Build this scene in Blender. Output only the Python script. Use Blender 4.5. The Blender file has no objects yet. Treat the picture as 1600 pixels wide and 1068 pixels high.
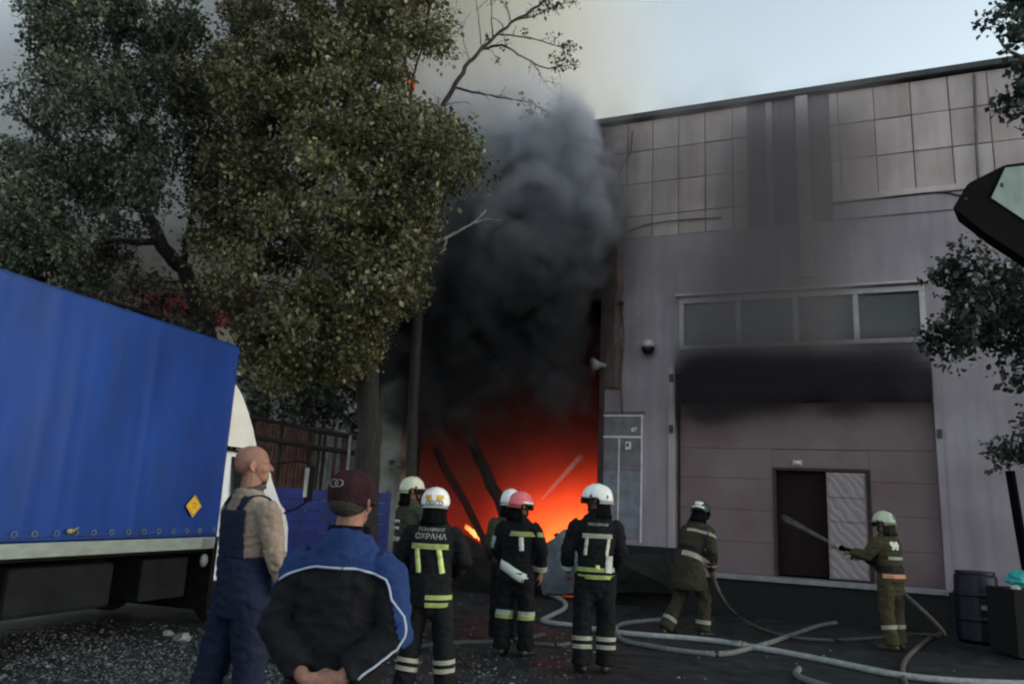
import bpy, bmesh, math, random
import numpy as np
from mathutils import Vector, Matrix, noise, Euler
from mathutils.bvhtree import BVHTree
random.seed(7); rng = np.random.default_rng(7)
sc = bpy.context.scene
COL = sc.collection
R = math.radians

# ------------------------------------------------------------------ camera
F = 1200.0; PITCH = R(12); ROLL = R(2.75); H = 1.6
cam = bpy.data.cameras.new('camera'); cam.sensor_width = 36; cam.lens = 36 * F / 1600
cam.clip_start = .05; cam.clip_end = 3000
camo = bpy.data.objects.new('camera', cam); COL.objects.link(camo); sc.camera = camo
_f = Vector((0, math.cos(PITCH), math.sin(PITCH))); _r = Vector((1, 0, 0)); _u = _r.cross(_f)
_c, _s = math.cos(ROLL), math.sin(ROLL)
_r, _u = _c * _r + _s * _u, -_s * _r + _c * _u
mw = Matrix((_r, _u, -_f)).transposed().to_4x4(); mw.translation = (0, 0, H)
camo.matrix_world = mw

# ------------------------------------------------------------------ sky, sun, exposure
SUN_EL, SUN_ROT = R(9), R(98)
world = bpy.data.worlds.new('World'); sc.world = world; world.use_nodes = True
wt = world.node_tree; wt.nodes.clear()
sky = wt.nodes.new('ShaderNodeTexSky'); sky.sky_type = 'NISHITA'; sky.sun_disc = False
sky.sun_elevation = SUN_EL; sky.sun_rotation = SUN_ROT
sky.air_density = 1.0; sky.dust_density = 1.0; sky.ozone_density = 2.0
hsv = wt.nodes.new('ShaderNodeHueSaturation'); hsv.inputs['Saturation'].default_value = .40
bg = wt.nodes.new('ShaderNodeBackground'); bg.inputs['Strength'].default_value = .14
wo = wt.nodes.new('ShaderNodeOutputWorld')
wt.links.new(sky.outputs[0], hsv.inputs['Color']); tint = wt.nodes.new('ShaderNodeMix'); tint.data_type = 'RGBA'; tint.blend_type = 'MULTIPLY'; tint.inputs[0].default_value = 1; tint.inputs[7].default_value = (.93, .98, .93, 1); wt.links.new(hsv.outputs[0], tint.inputs[6]); wt.links.new(tint.outputs[2], bg.inputs[0]); wt.links.new(bg.outputs[0], wo.inputs[0])
sun = bpy.data.lights.new('sun', 'SUN'); sun.energy = .05; sun.angle = R(50); sun.color = (1, .93, .85)
suno = bpy.data.objects.new('sun', sun); COL.objects.link(suno)
sd = Vector((math.sin(SUN_ROT) * math.cos(SUN_EL), math.cos(SUN_ROT) * math.cos(SUN_EL), math.sin(SUN_EL)))
suno.rotation_euler = sd.to_track_quat('Z', 'Y').to_euler()
sc.view_settings.view_transform = 'Standard'; sc.view_settings.look = 'None'
sc.view_settings.exposure = 1.76; sc.view_settings.gamma = 1.0; sc.view_settings.use_curve_mapping = False
cy = sc.cycles
cy.use_denoising = True; cy.max_bounces = 6; cy.diffuse_bounces = 3; cy.glossy_bounces = 3
cy.transmission_bounces = 3; cy.transparent_max_bounces = 12; cy.volume_bounces = 1
cy.volume_max_steps = 256; cy.caustics_reflective = False; cy.caustics_refractive = False
cy.filter_width = 2.2; cy.sample_clamp_indirect = 4

# ------------------------------------------------------------------ picture -> place helpers
CO = Vector((0, 0, H))
def ray(px, py): return (_f * F + _r * (px - 800) - _u * (py - 534)).normalized()
def P(px, py, Y):
    d = ray(px, py); return CO + d * (Y / d.y)
def G(px, py, z=0.0):
    d = ray(px, py); return CO + d * ((z - H) / d.z)
def proj(p):
    q = Vector(p) - CO; z = q.dot(_f); return 800 + F * q.dot(_r) / z, 534 - F * q.dot(_u) / z

# ------------------------------------------------------------------ materials
def nm(name):
    m = bpy.data.materials.new(name); m.use_nodes = True; t = m.node_tree
    return m, t, t.nodes, t.links, t.nodes['Principled BSDF']
def mat(name, col, rough=.8, metal=0, var=.25, scale=6, bump=.0, bscale=None, spec=.4, dirt=None, dirt_scale=1.5, dirt_lo=.5, dirt_hi=.7, stretch=None):
    m, t, N, L, b = nm(name)
    tc = N.new('ShaderNodeTexCoord'); src = tc.outputs['Object']
    if stretch:
        mp = N.new('ShaderNodeMapping'); mp.inputs['Scale'].default_value = stretch; L.new(src, mp.inputs[0]); src = mp.outputs[0]
    n = N.new('ShaderNodeTexNoise'); n.inputs['Scale'].default_value = scale; n.inputs['Detail'].default_value = 5; L.new(src, n.inputs['Vector'])
    r = N.new('ShaderNodeMapRange'); r.inputs[1].default_value = .3; r.inputs[2].default_value = .7
    r.inputs[3].default_value = 1 - var; r.inputs[4].default_value = 1 + var; L.new(n.outputs[0], r.inputs[0])
    mul = N.new('ShaderNodeVectorMath'); mul.operation = 'SCALE'; mul.inputs[0].default_value = col; L.new(r.outputs[0], mul.inputs['Scale'])
    out = mul.outputs[0]
    if dirt:
        n2 = N.new('ShaderNodeTexNoise'); n2.inputs['Scale'].default_value = dirt_scale; n2.inputs['Detail'].default_value = 7; n2.inputs['Roughness'].default_value = .65; L.new(src, n2.inputs['Vector'])
        r2 = N.new('ShaderNodeMapRange'); r2.inputs[1].default_value = dirt_lo; r2.inputs[2].default_value = dirt_hi; L.new(n2.outputs[0], r2.inputs[0])
        mx = N.new('ShaderNodeMix'); mx.data_type = 'RGBA'; L.new(r2.outputs[0], mx.inputs[0]); L.new(out, mx.inputs[6]); mx.inputs[7].default_value = (*dirt, 1); out = mx.outputs[2]
    L.new(out, b.inputs['Base Color'])
    b.inputs['Roughness'].default_value = rough; b.inputs['Metallic'].default_value = metal; b.inputs['Specular IOR Level'].default_value = spec
    if bump:
        n3 = N.new('ShaderNodeTexNoise'); n3.inputs['Scale'].default_value = bscale or scale * 4; n3.inputs['Detail'].default_value = 4; L.new(src, n3.inputs['Vector'])
        bp = N.new('ShaderNodeBump'); bp.inputs['Strength'].default_value = bump; bp.inputs['Distance'].default_value = .02; L.new(n3.outputs[0], bp.inputs['Height']); L.new(bp.outputs[0], b.inputs['Normal'])
    return m
def leafmat(name, c0, c1, c2, trans=.25, rough=.45):
    m, t, N, L, b = nm(name)
    g = N.new('ShaderNodeNewGeometry'); cr = N.new('ShaderNodeValToRGB'); e = cr.color_ramp.elements
    e[0].color = (*c0, 1); e[1].color = (*c2, 1); e[1].position = 1; k = e.new(.7); k.color = (*c1, 1)
    L.new(g.outputs['Random Per Island'], cr.inputs[0]); L.new(cr.outputs[0], b.inputs['Base Color'])
    b.inputs['Roughness'].default_value = rough; b.inputs['Specular IOR Level'].default_value = .5
    tr = N.new('ShaderNodeBsdfTranslucent'); L.new(cr.outputs[0], tr.inputs[0])
    mx = N.new('ShaderNodeMixShader'); mx.inputs[0].default_value = trans
    L.new(b.outputs[0], mx.inputs[1]); L.new(tr.outputs[0], mx.inputs[2]); L.new(mx.outputs[0], N['Material Output'].inputs[0])
    return m

# ------------------------------------------------------------------ object helpers
def setp(o, label=None, cat=None, group=None, kind=None):
    if label: o['label'] = label
    if cat: o['category'] = cat
    if group: o['group'] = group
    if kind: o['kind'] = kind
    return o
def empty(name, loc=(0, 0, 0), rz=0, **k):
    o = bpy.data.objects.new(name, None); COL.objects.link(o); o.location = loc; o.rotation_euler = (0, 0, rz); return setp(o, **k)
def link(name, me, m=None, parent=None, smooth=False, **k):
    o = bpy.data.objects.new(name, me); COL.objects.link(o)
    if m is not None:
        me.materials.clear(); me.materials.append(m)
    if parent: o.parent = parent
    if smooth: me.polygons.foreach_set('use_smooth', [True] * len(me.polygons))
    return setp(o, **k)
def fin(bm, name='m'):
    me = bpy.data.meshes.new(name); bm.normal_update(); bm.to_mesh(me); bm.free(); return me
def box(bm, c, s, rot=None):
    """box centred c with full size s"""
    M = Matrix.Translation(c)
    if rot is not None: M = M @ (rot.to_4x4() if not isinstance(rot, Matrix) or len(rot) == 3 else rot)
    M = M @ Matrix.Diagonal((*s, 1)); return bmesh.ops.create_cube(bm, size=1, matrix=M)['verts']
def boxb(bm, a, b):
    return box(bm, [(a[i] + b[i]) / 2 for i in range(3)], [abs(b[i] - a[i]) for i in range(3)])
def boxobj(name, a, b, m, parent=None, bev=0, **k):
    bm = bmesh.new(); boxb(bm, a, b)
    if bev: bmesh.ops.bevel(bm, geom=bm.edges[:], offset=bev, segments=2, affect='EDGES', profile=.5)
    return link(name, fin(bm), m, parent, **k)
def frames(pts, ref):
    pts = [Vector(p) for p in pts]; out = []
    for i, p in enumerate(pts):
        t = (pts[min(i + 1, len(pts) - 1)] - pts[max(i - 1, 0)]).normalized()
        a = ref - t * ref.dot(t)
        if a.length < .15:
            q = Vector((0, 1, 0)) if abs(t.y) < .8 else Vector((0, 0, 1)); a = q - t * q.dot(t)
        a.normalize(); out.append((p, t, a, t.cross(a)))
    return out
def tube(bm, pts, radii, n=12, ref=Vector((1, 0, 0)), cap=True, round_cap=False):
    rr = [(r, r) if not isinstance(r, (tuple, list)) else r for r in radii]
    fr = frames(pts, ref)
    if round_cap:
        new, nr = [], []
        for k, sg in ((0, -1), (-1, 1)):
            p, t, a, b = fr[k]; ra = rr[k]; m_ = min(ra); lst = []
            for q in (.45, .8, .97):
                lst.append(((p + t * sg * m_ * q, t, a, b), (ra[0] * math.sqrt(1 - q * q), ra[1] * math.sqrt(1 - q * q))))
            if k == 0: pre = lst[::-1]
            else: post = lst
        fr = [x[0] for x in pre] + fr + [x[0] for x in post]; rr = [x[1] for x in pre] + rr + [x[1] for x in post]
    rings = []
    for (p, t, a, b), (ra, rb) in zip(fr, rr):
        rings.append([bm.verts.new(p + a * (ra * math.cos(2 * math.pi * i / n)) + b * (rb * math.sin(2 * math.pi * i / n))) for i in range(n)])
    for A, B in zip(rings, rings[1:]):
        for i in range(n): bm.faces.new((A[i], A[(i + 1) % n], B[(i + 1) % n], B[i]))
    if cap:
        bm.faces.new(rings[0][::-1]); bm.faces.new(rings[-1])
    return rings
def ell(bm, c, r, rot=None, seg=16):
    M = Matrix.Translation(c)
    if rot is not None: M = M @ rot.to_matrix().to_4x4()
    bmesh.ops.create_uvsphere(bm, u_segments=seg, v_segments=max(8, seg * 3 // 4), radius=1, matrix=M @ Matrix.Diagonal((*r, 1)))
def spline(pts, sub=6):
    pts = [Vector(p) for p in pts]; out = []
    for i in range(len(pts) - 1):
        p0 = pts[max(i - 1, 0)]; p1 = pts[i]; p2 = pts[i + 1]; p3 = pts[min(i + 2, len(pts) - 1)]
        for k in range(sub):
            t = k / sub
            out.append(.5 * ((2 * p1) + (-p0 + p2) * t + (2 * p0 - 5 * p1 + 4 * p2 - p3) * t * t + (-p0 + 3 * p1 - 3 * p2 + p3) * t ** 3))
    out.append(pts[-1]); return out
def npmesh(verts, faces_flat, n):
    me = bpy.data.meshes.new('m'); verts = np.asarray(verts, np.float32).reshape(-1, 3); faces_flat = np.asarray(faces_flat, np.int32)
    nf = len(faces_flat) // n
    me.vertices.add(len(verts)); me.vertices.foreach_set('co', verts.ravel())
    me.loops.add(len(faces_flat)); me.loops.foreach_set('vertex_index', faces_flat)
    me.polygons.add(nf); me.polygons.foreach_set('loop_start', np.arange(nf, dtype=np.int32) * n); me.polygons.foreach_set('loop_total', np.full(nf, n, np.int32))
    me.update(calc_edges=True); me.validate(); return me

# ------------------------------------------------------------------ ground
def ground_mat():
    m, t, N, L, b = nm('wet_asphalt')
    tc = N.new('ShaderNodeTexCoord')
    def noi(s, d=6, r=.6):
        n = N.new('ShaderNodeTexNoise'); n.inputs['Scale'].default_value = s; n.inputs['Detail'].default_value = d; n.inputs['Roughness'].default_value = r; L.new(tc.outputs['Object'], n.inputs['Vector']); return n.outputs[0]
    def mr(x, a, b_, c, d):
        r = N.new('ShaderNodeMapRange'); r.inputs[1].default_value = a; r.inputs[2].default_value = b_; r.inputs[3].default_value = c; r.inputs[4].default_value = d; L.new(x, r.inputs[0]); return r.outputs[0]
    big = noi(.5, 5); fine = noi(40, 5, .75); mid = noi(4, 6)
    cr = N.new('ShaderNodeValToRGB'); e = cr.color_ramp.elements
    e[0].position = .3; e[0].color = (.007, .008, .009, 1); e[1].position = .72; e[1].color = (.034, .036, .037, 1)
    ad = N.new('ShaderNodeMath'); ad.operation = 'MULTIPLY_ADD'; L.new(fine, ad.inputs[0]); ad.inputs[1].default_value = .5; L.new(mr(mid, .3, .7, 0, .5), ad.inputs[2]); L.new(ad.outputs[0], cr.inputs[0])
    L.new(cr.outputs[0], b.inputs['Base Color']); L.new(mr(big, .42, .6, .5, .9), b.inputs['Roughness'])
    bp = N.new('ShaderNodeBump'); bp.inputs['Strength'].default_value = .6; bp.inputs['Distance'].default_value = .02; L.new(ad.outputs[0], bp.inputs['Height']); L.new(bp.outputs[0], b.inputs['Normal'])
    b.inputs['Specular IOR Level'].default_value = .35
    return m
def build_ground():
    xs = np.concatenate([[-400, -120, -40], np.linspace(-16, 16, 90), [40, 120, 400]]); ys = np.concatenate([[-60, -20], np.linspace(-2, 22, 80), [40, 120, 400, 900]])
    V = []; 
    for y in ys:
        for x in xs:
            z = .05 * (noise.noise(Vector((x * .35, y * .35, 0)))) + .015 * noise.noise(Vector((x * 1.7, y * 1.7, 3))) if abs(x) < 17 and -3 < y < 23 else 0
            V.append((x, y, z - .03))
    nx = len(xs); Fc = []
    for j in range(len(ys) - 1):
        for i in range(nx - 1): Fc += [j * nx + i, j * nx + i + 1, (j + 1) * nx + i + 1, (j + 1) * nx + i]
    link('ground', npmesh(V, Fc, 4), ground_mat(), smooth=True, kind='structure')
def gz(x, y): return .05 * noise.noise(Vector((x * .35, y * .35, 0))) + .015 * noise.noise(Vector((x * 1.7, y * 1.7, 3))) - .03
build_ground()
STONE = mat('pale_rubble_chips', (.23, .235, .235), .8, var=.4, scale=9)
STONED = mat('dark_gravel', (.095, .10, .105), .9, var=.5, scale=7)
def chips(name, pts, m, **k):
    base = np.array([(1, 0, 0), (-.5, .87, 0), (-.5, -.87, 0), (0, 0, .6), (.1, .1, -.4)]); tri = [(0, 1, 3), (1, 2, 3), (2, 0, 3), (1, 0, 4), (2, 1, 4), (0, 2, 4)]
    V = []; Fc = []
    for i, (x, y, s) in enumerate(pts):
        a = random.random() * 6.28; c, s_ = math.cos(a), math.sin(a); b = base * (s * np.array([random.uniform(.6, 1.3), random.uniform(.5, 1.1), random.uniform(.4, 1)]))
        b = b + rng.normal(0, .12 * s, b.shape); b = np.stack([b[:, 0] * c - b[:, 1] * s_, b[:, 0] * s_ + b[:, 1] * c, b[:, 2]], 1) + (x, y, gz(x, y) + .1 * s)
        V.append(b); Fc += [5 * i + j for f in tri for j in f]
    return link(name, npmesh(np.concatenate(V), Fc, 3), m, **k)
pp = []
for i in range(9500):
    u = random.random()
    px, py = (random.uniform(0, 470), random.gauss(1030, 45)) if u < .72 else (random.uniform(380, 900), random.uniform(900, 1075))
    if py < 940 + (470 - px) * .09 and px < 470: continue
    if py < 895 or py > 1200: continue
    g = G(px, py); pp.append((g.x + random.gauss(0, .1), g.y + random.gauss(0, .15), abs(random.gauss(0, .012)) + .006))
chips('gravel', pp[::1], STONED, kind='stuff', label='dark gravel and grit scattered over the wet asphalt')
pp = []
for i in range(700):
    u = random.random()
    px, py = (random.uniform(20, 460), random.gauss(1020, 30)) if u < .6 else ((random.uniform(600, 900), random.uniform(900, 1075)) if u < .9 else (random.uniform(900, 1560), random.uniform(960, 1068)))
    if py < 945 + (470 - px) * .09 and px < 470: continue
    if py < 895 or py > 1150: continue
    g = G(px, py); pp.append((g.x, g.y, min(.045, abs(random.gauss(0, .011)) + .006)))
chips('debris_chips', pp, STONE, kind='stuff', label='pale broken chips and flakes lying on the ground between truck and firefighters')
for (px, py, s, lb) in ((285, 998, .10, 'largest pale stone lump on the gravel in front of the truck'), (262, 990, .06, 'smaller grey stone beside the largest pale lump by the truck'), (335, 972, .06, 'pale stone near the rear wheel of the truck')):
    bm = bmesh.new(); bmesh.ops.create_icosphere(bm, subdivisions=2, radius=s)
    for v in bm.verts: v.co += v.co.normalized() * s * .5 * noise.noise(v.co * 14 + Vector((px, 0, 0))); v.co.z *= .6
    g = G(px, py); o = link('stone', fin(bm), mat('pale_stone', (.2, .2, .2), .9, bump=.4), label=lb, cat='stone', group='loose stones in front of the truck'); o.location = (g.x, g.y, gz(g.x, g.y) + s * .25)

# ------------------------------------------------------------------ burning warehouse  (local: x along the wall to the right, y into it, z up)
B0 = P(1215, 900, 13.5); B0.z = 0; BROT = R(-23)
BM = Matrix.Translation(B0) @ Matrix.Rotation(BROT, 4, 'Z'); BMI = BM.inverted()
def WL(px, py, y=0.0):
    """picture point -> wall local on the plane y"""
    d = (BMI.to_3x3() @ ray(px, py)); o = BMI @ CO; return o + d * ((y - o.y) / d.y)

def wall_mat(name, col, soot=True, stretch=(3, 3, .35)):
    m, t, N, L, b = nm(name)
    tc = N.new('ShaderNodeTexCoord'); mp = N.new('ShaderNodeMapping'); mp.inputs['Scale'].default_value = stretch; L.new(tc.outputs['Object'], mp.inputs[0])
    n = N.new('ShaderNodeTexNoise'); n.inputs['Scale'].default_value = 2; n.inputs['Detail'].default_value = 7; L.new(mp.outputs[0], n.inputs[0])
    n2 = N.new('ShaderNodeTexNoise'); n2.inputs['Scale'].default_value = .9; n2.inputs['Detail'].default_value = 6; L.new(tc.outputs['Object'], n2.inputs[0])
    cr = N.new('ShaderNodeValToRGB'); e = cr.color_ramp.elements; e[0].position = .3; e[1].position = .7
    e[0].color = (col[0] * .86, col[1] * .85, col[2] * .86, 1); e[1].color = (col[0] * 1.08, col[1] * 1.08, col[2] * 1.08, 1); L.new(n.outputs[0], cr.inputs[0])
    mx = N.new('ShaderNodeMix'); mx.data_type = 'RGBA'; mx.blend_type = 'MULTIPLY'; mx.inputs[0].default_value = .6
    cr2 = N.new('ShaderNodeValToRGB'); e = cr2.color_ramp.elements; e[0].position = .3; e[1].position = .65; e[0].color = (.55, .5, .48, 1); e[1].color = (1, 1, 1, 1); L.new(n2.outputs[0], cr2.inputs[0])
    L.new(cr.outputs[0], mx.inputs[6]); L.new(cr2.outputs[0], mx.inputs[7]); out = mx.outputs[2]
    if soot:
        # soot deposited on the wall round the burning gateway: its own ragged shape, fading to the right of the opening's edge
        sp = N.new('ShaderNodeSeparateXYZ'); L.new(tc.outputs['Object'], sp.inputs[0])
        ns = N.new('ShaderNodeTexNoise'); ns.inputs['Scale'].default_value = 1.3; ns.inputs['Detail'].default_value = 8; ns.inputs['Roughness'].default_value = .7; L.new(tc.outputs['Object'], ns.inputs[0])
        a = N.new('ShaderNodeMath'); a.operation = 'MULTIPLY_ADD'; L.new(ns.outputs[0], a.inputs[0]); a.inputs[1].default_value = 1.5; L.new(sp.outputs[0], a.inputs[2])
        r = N.new('ShaderNodeMapRange'); r.inputs[1].default_value = -2.55; r.inputs[2].default_value = -1.55; r.inputs[3].default_value = .93; r.inputs[4].default_value = 0; L.new(a.outputs[0], r.inputs[0])
        mz = N.new('ShaderNodeMapRange'); mz.inputs[1].default_value = 2.6; mz.inputs[2].default_value = 5.5; L.new(sp.outputs[2], mz.inputs[0])
        mm = N.new('ShaderNodeMath'); mm.operation = 'MULTIPLY'; L.new(r.outputs[0], mm.inputs[0]); L.new(mz.outputs[0], mm.inputs[1])
        mx2 = N.new('ShaderNodeMix'); mx2.data_type = 'RGBA'; L.new(mm.outputs[0], mx2.inputs[0]); L.new(out, mx2.inputs[6]); mx2.inputs[7].default_value = (.05, .032, .026, 1); out = mx2.outputs[2]
    L.new(out, b.inputs['Base Color']); b.inputs['Roughness'].default_value = .75; b.inputs['Specular IOR Level'].default_value = .25
    bp = N.new('ShaderNodeBump'); bp.inputs['Strength'].default_value = .15; bp.inputs['Distance'].default_value = .02; L.new(n.outputs[0], bp.inputs['Height']); L.new(bp.outputs[0], b.inputs['Normal'])
    return m
M_WALL = wall_mat('mauve_grey_render', (.35, .302, .34))
M_PANEL = wall_mat('pale_beige_facade_panel', (.52, .43, .425))
M_SIDE = wall_mat('dark_ribbed_siding', (.15, .13, .142))
M_PIL = wall_mat('pale_pilaster', (.42, .37, .39), stretch=(3, 3, .6))
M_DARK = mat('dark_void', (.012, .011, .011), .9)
M_PLINTH = mat('dark_plinth_concrete', (.012, .012, .014), .85, bump=.3)
M_TRIM = mat('dark_roof_trim', (.05, .048, .052), .6)
M_FRAME = mat('pale_window_frame', (.46, .43, .46), .5, var=.15)
M_GATE = mat('firelight_tinted_gate_sheet', (.20, .145, .152), .6, var=.10, scale=1, bump=.05, spec=.3, dirt=(.135, .075, .078), dirt_scale=.7, dirt_lo=.42, dirt_hi=.75, stretch=(.8, 1, .8))  # pink base and maroon mottling imitate reddish firelight on the gate
M_JOINT = mat('dark_joint', (.17, .125, .115), .9)
M_COLM = mat('grey_green_column', (.30, .31, .28), .8, dirt=(.07, .05, .045), dirt_lo=.45, dirt_hi=.65)
bld = empty('warehouse_building', B0, BROT, label='long flat roofed grey warehouse with fire and smoke in its left gateway', cat='building')
OPL, OPR, OPT = -7.44, -3.12, 6.0
ROOF = 9.46; XR = 14.0; XL = -8.1
GL, GR, GB, GT = -1.73, 2.5, .6, 4.15
WLx, WRx, WB, WT = -1.66, 2.48, 4.6, 5.6
# rendered lower wall, as butted slabs .3 thick with real openings
for a, b in (((OPR, 0, 1.0), (GL, .3, GT)), ((GR, 0, .6), (XR, .3, GT)), ((OPR, 0, GT), (WLx, .3, 6.9)), ((WRx, 0, GT), (XR, .3, 6.9)), ((WLx, 0, WT), (WRx, .3, 6.9)), ((WLx, 0, GT), (WRx, .3, WB)),
             ((XL + .66, .02, OPT), (OPR, .3, 6.9))):
    boxobj('wall', a, b, M_WALL, bld)
boxobj('plinth', (OPR, -.06, -.3), (GL, .3, 1.0), M_PLINTH, bld)
boxobj('plinth', (GL, -.10, -.3), (GR, .5, GB - .05), M_PLINTH, bld)
boxobj('plinth', (GR, -.05, -.3), (XR, .3, .6), M_PLINTH, bld)
boxobj('sill', (GL - .02, -.16, GB - .05), (GR + .02, .3, GB + .03), mat('pale_metal_sill', (.24, .23, .25), .5), bld, bev=.01)
# upper panel band: each panel its own piece in front of a dark backing
boxobj('backing_wall', (XL + .66, .06, 6.9), (XR, .3, ROOF), M_JOINT, bld)
rows = [6.9, 7.36, 8.06, 8.76, 9.42]
def panel(x0, x1, z0, z1, m, y=None):
    g = .007; y = random.uniform(-.006, .006) if y is None else y
    bm = bmesh.new(); vs = boxb(bm, (x0 + g, y, z0 + g), (x1 - g, .055, z1 - g))
    bmesh.ops.bevel(bm, geom=[e for e in bm.edges if all(v.co.y < .02 for v in e.verts)], offset=.008, segments=1, affect='EDGES')
    return link('facade_panel', fin(bm), m, bld)
tints = [M_PANEL, wall_mat('faded_facade_panel', (.56, .47, .465)), wall_mat('stained_facade_panel', (.47, .38, .37))]
x = -7.4
while x < -.4:
    x1 = min(x + .52, -.36)
    for z0, z1 in zip(rows, rows[1:]): panel(x, x1, z0, z1, random.choice(tints))
    x = x1
for z0, z1 in zip(rows[1:], rows[2:]): panel(1.1, 1.26, z0, z1, tints[1])
x = 1.26
while x < XR - .3:
    x1 = x + .6
    for z0, z1 in zip(rows[1:], rows[2:]): panel(x, x1, z0, z1, random.choice(tints))
    x = x1
boxobj('ledge', (1.1, -.03, 6.9), (XR, .055, 7.22), M_WALL, bld, bev=.01)
boxobj('ledge', (1.1, -.06, 7.235), (XR, .055, 7.35), tints[1], bld, bev=.01)
# ribbed dark siding either side of the pilaster
for a, b_ in ((-.36, .5), (.76, 1.1)):
    n_ = int((b_ - a) / .12)
    for i in range(n_):
        w = (b_ - a) / n_
        boxobj('siding_strip', (a + i * w + .004, .0 + .012 * (i % 2), 6.9), (a + (i + 1) * w - .004, .055, 9.42), M_SIDE, bld)
boxobj('pilaster', (.52, -.09, 5.85), (.74, -.002, 9.42), M_PIL, bld, bev=.012)
boxobj('pilaster', (-.02, -.03, 5.7), (.10, -.004, 9.42), M_WALL, bld, bev=.008)
# roof, sides, back, interior
boxobj('roof_edge', (XL, -.12, ROOF - .02), (XR, .5, ROOF + .10), M_TRIM, bld, bev=.015)
boxobj('roof', (XL + .1, .5, ROOF - .1), (XR, 26, ROOF), M_TRIM, bld)
boxobj('side_wall', (XL, .3, 0), (XL + .3, 26, ROOF - .1), M_WALL, bld)
boxobj('side_wall', (XR - .3, .3, 0), (XR, 26, ROOF - .1), M_WALL, bld)
boxobj('back_wall', (XL + .3, 25.7, 0), (XR - .3, 26, ROOF - .1), M_WALL, bld)
M_CHAR = mat('charred_interior', (.02, .016, .014), .9, bump=.5, scale=3)
boxobj('partition', (OPR + .02, .3, 0), (OPR + .3, 7, 6.8), M_CHAR, bld)
boxobj('partition', (XL + .3, 7, 0), (OPR + .3, 7.2, 6.8), M_CHAR, bld)
boxobj('floor_slab', (XL + .3, .0, -.2), (OPR + .3, 7, -.02), M_CHAR, bld)
boxobj('ceiling_slab', (XL + .3, .3, 6.8), (OPR + .3, 7, 6.95), M_CHAR, bld)
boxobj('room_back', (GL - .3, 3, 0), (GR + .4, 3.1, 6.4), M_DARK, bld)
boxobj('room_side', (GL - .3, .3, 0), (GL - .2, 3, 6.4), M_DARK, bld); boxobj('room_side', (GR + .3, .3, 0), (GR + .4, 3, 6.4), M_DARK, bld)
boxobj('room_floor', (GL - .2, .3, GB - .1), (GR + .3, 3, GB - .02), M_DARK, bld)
# left column
boxobj('column', (XL, -.14, -.3), (OPL, .3, ROOF - .02), M_COLM, bld, bev=.02)
boxobj('column_strip', (XL - .05, -.17, .2), (XL + .015, -.1, 4.6), mat('pale_corner_strip', (.34, .34, .32), .6), bld)
for z in (1.9, 2.4): pass
# dark jamb at the right edge of the burning gateway, with ragged charred lining
M_JAMB = mat('scorched_jamb', (.045, .03, .03), .85, bump=.5, scale=5)
boxobj('jamb', (OPR - .07, -.05, 0), (OPR + .03, .28, 5.9), M_JAMB, bld, bev=.01)
boxobj('lintel', (OPL, -.04, OPT - .3), (OPR - .07, .28, OPT), M_JAMB, bld, bev=.01)
# flap of peeled sheet up the jamb
bm = bmesh.new(); q = []
for i in range(16):
    z = 3.9 + i * .22; w = .1 + .10 * noise.noise(Vector((z * 2.1, 3, 0))); o_ = .05 * noise.noise(Vector((z * 3, 0, 5)))
    q.append((bm.verts.new((OPR + .02 + o_, -.03, z)), bm.verts.new((OPR + .14 + w, -.09 + o_, z)), bm.verts.new((OPR + .25 + w, -.012, z))))
for A, Bq in zip(q, q[1:]):
    bm.faces.new((A[0], A[1], Bq[1], Bq[0])); bm.faces.new((A[1], A[2], Bq[2], Bq[1]))
link('peeled_sheet', fin(bm), mat('scorched_sheet', (.10, .065, .06), .8, dirt=(.03, .02, .02)), bld)
# window
wf = boxobj('window', (WLx + .05, .10, WB + .02), (WRx - .05, .13, WB + .06), M_FRAME, bld)
boxobj('frame', (WLx, -.03, WT - .10), (WRx, .12, WT), M_FRAME, wf, bev=.008); boxobj('frame', (WLx, -.03, WB), (WRx, .12, WB + .09), M_FRAME, wf, bev=.008)
boxobj('frame', (WLx, -.026, WB + .09), (WLx + .09, .12, WT - .10), M_FRAME, wf, bev=.008); boxobj('frame', (WRx - .09, -.026, WB + .09), (WRx, .12, WT - .10), M_FRAME, wf, bev=.008)
boxobj('rain_hood', (WLx - .06, -.14, WT + .02), (WRx + .05, -.002, WT + .06), M_FRAME, wf, bev=.006)
nW = 4; ww = (WRx - WLx - .18) / nW
def glass():
    m, t, N, L, b = nm('dark_window_glass'); b.inputs['Base Color'].default_value = (.035, .036, .042, 1); b.inputs['Roughness'].default_value = .12; b.inputs['Specular IOR Level'].default_value = .5
    tc = N.new('ShaderNodeTexCoord'); n = N.new('ShaderNodeTexNoise'); n.inputs['Scale'].default_value = 1.2; L.new(tc.outputs['Object'], n.inputs[0])
    r = N.new('ShaderNodeMapRange'); r.inputs[3].default_value = .08; r.inputs[4].default_value = .45; L.new(n.outputs[0], r.inputs[0]); L.new(r.outputs[0], b.inputs['Roughness'])
    return m
M_GLASS = glass()
for i in range(nW):
    x0 = WLx + .09 + i * ww
    if i: boxobj('mullion', (x0 - .045, -.02, WB + .09), (x0 + .045, .12, WT - .1), M_FRAME, wf, bev=.006)
    boxobj('pane', (x0 + (.045 if i else 0), .06, WB + .09), (x0 + ww - (.045 if i < nW - 1 else 0), .075, WT - .1), M_GLASS, wf)
boxobj('backing', (WLx, .16, WB), (WRx, .2, WT), M_DARK, wf)
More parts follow.
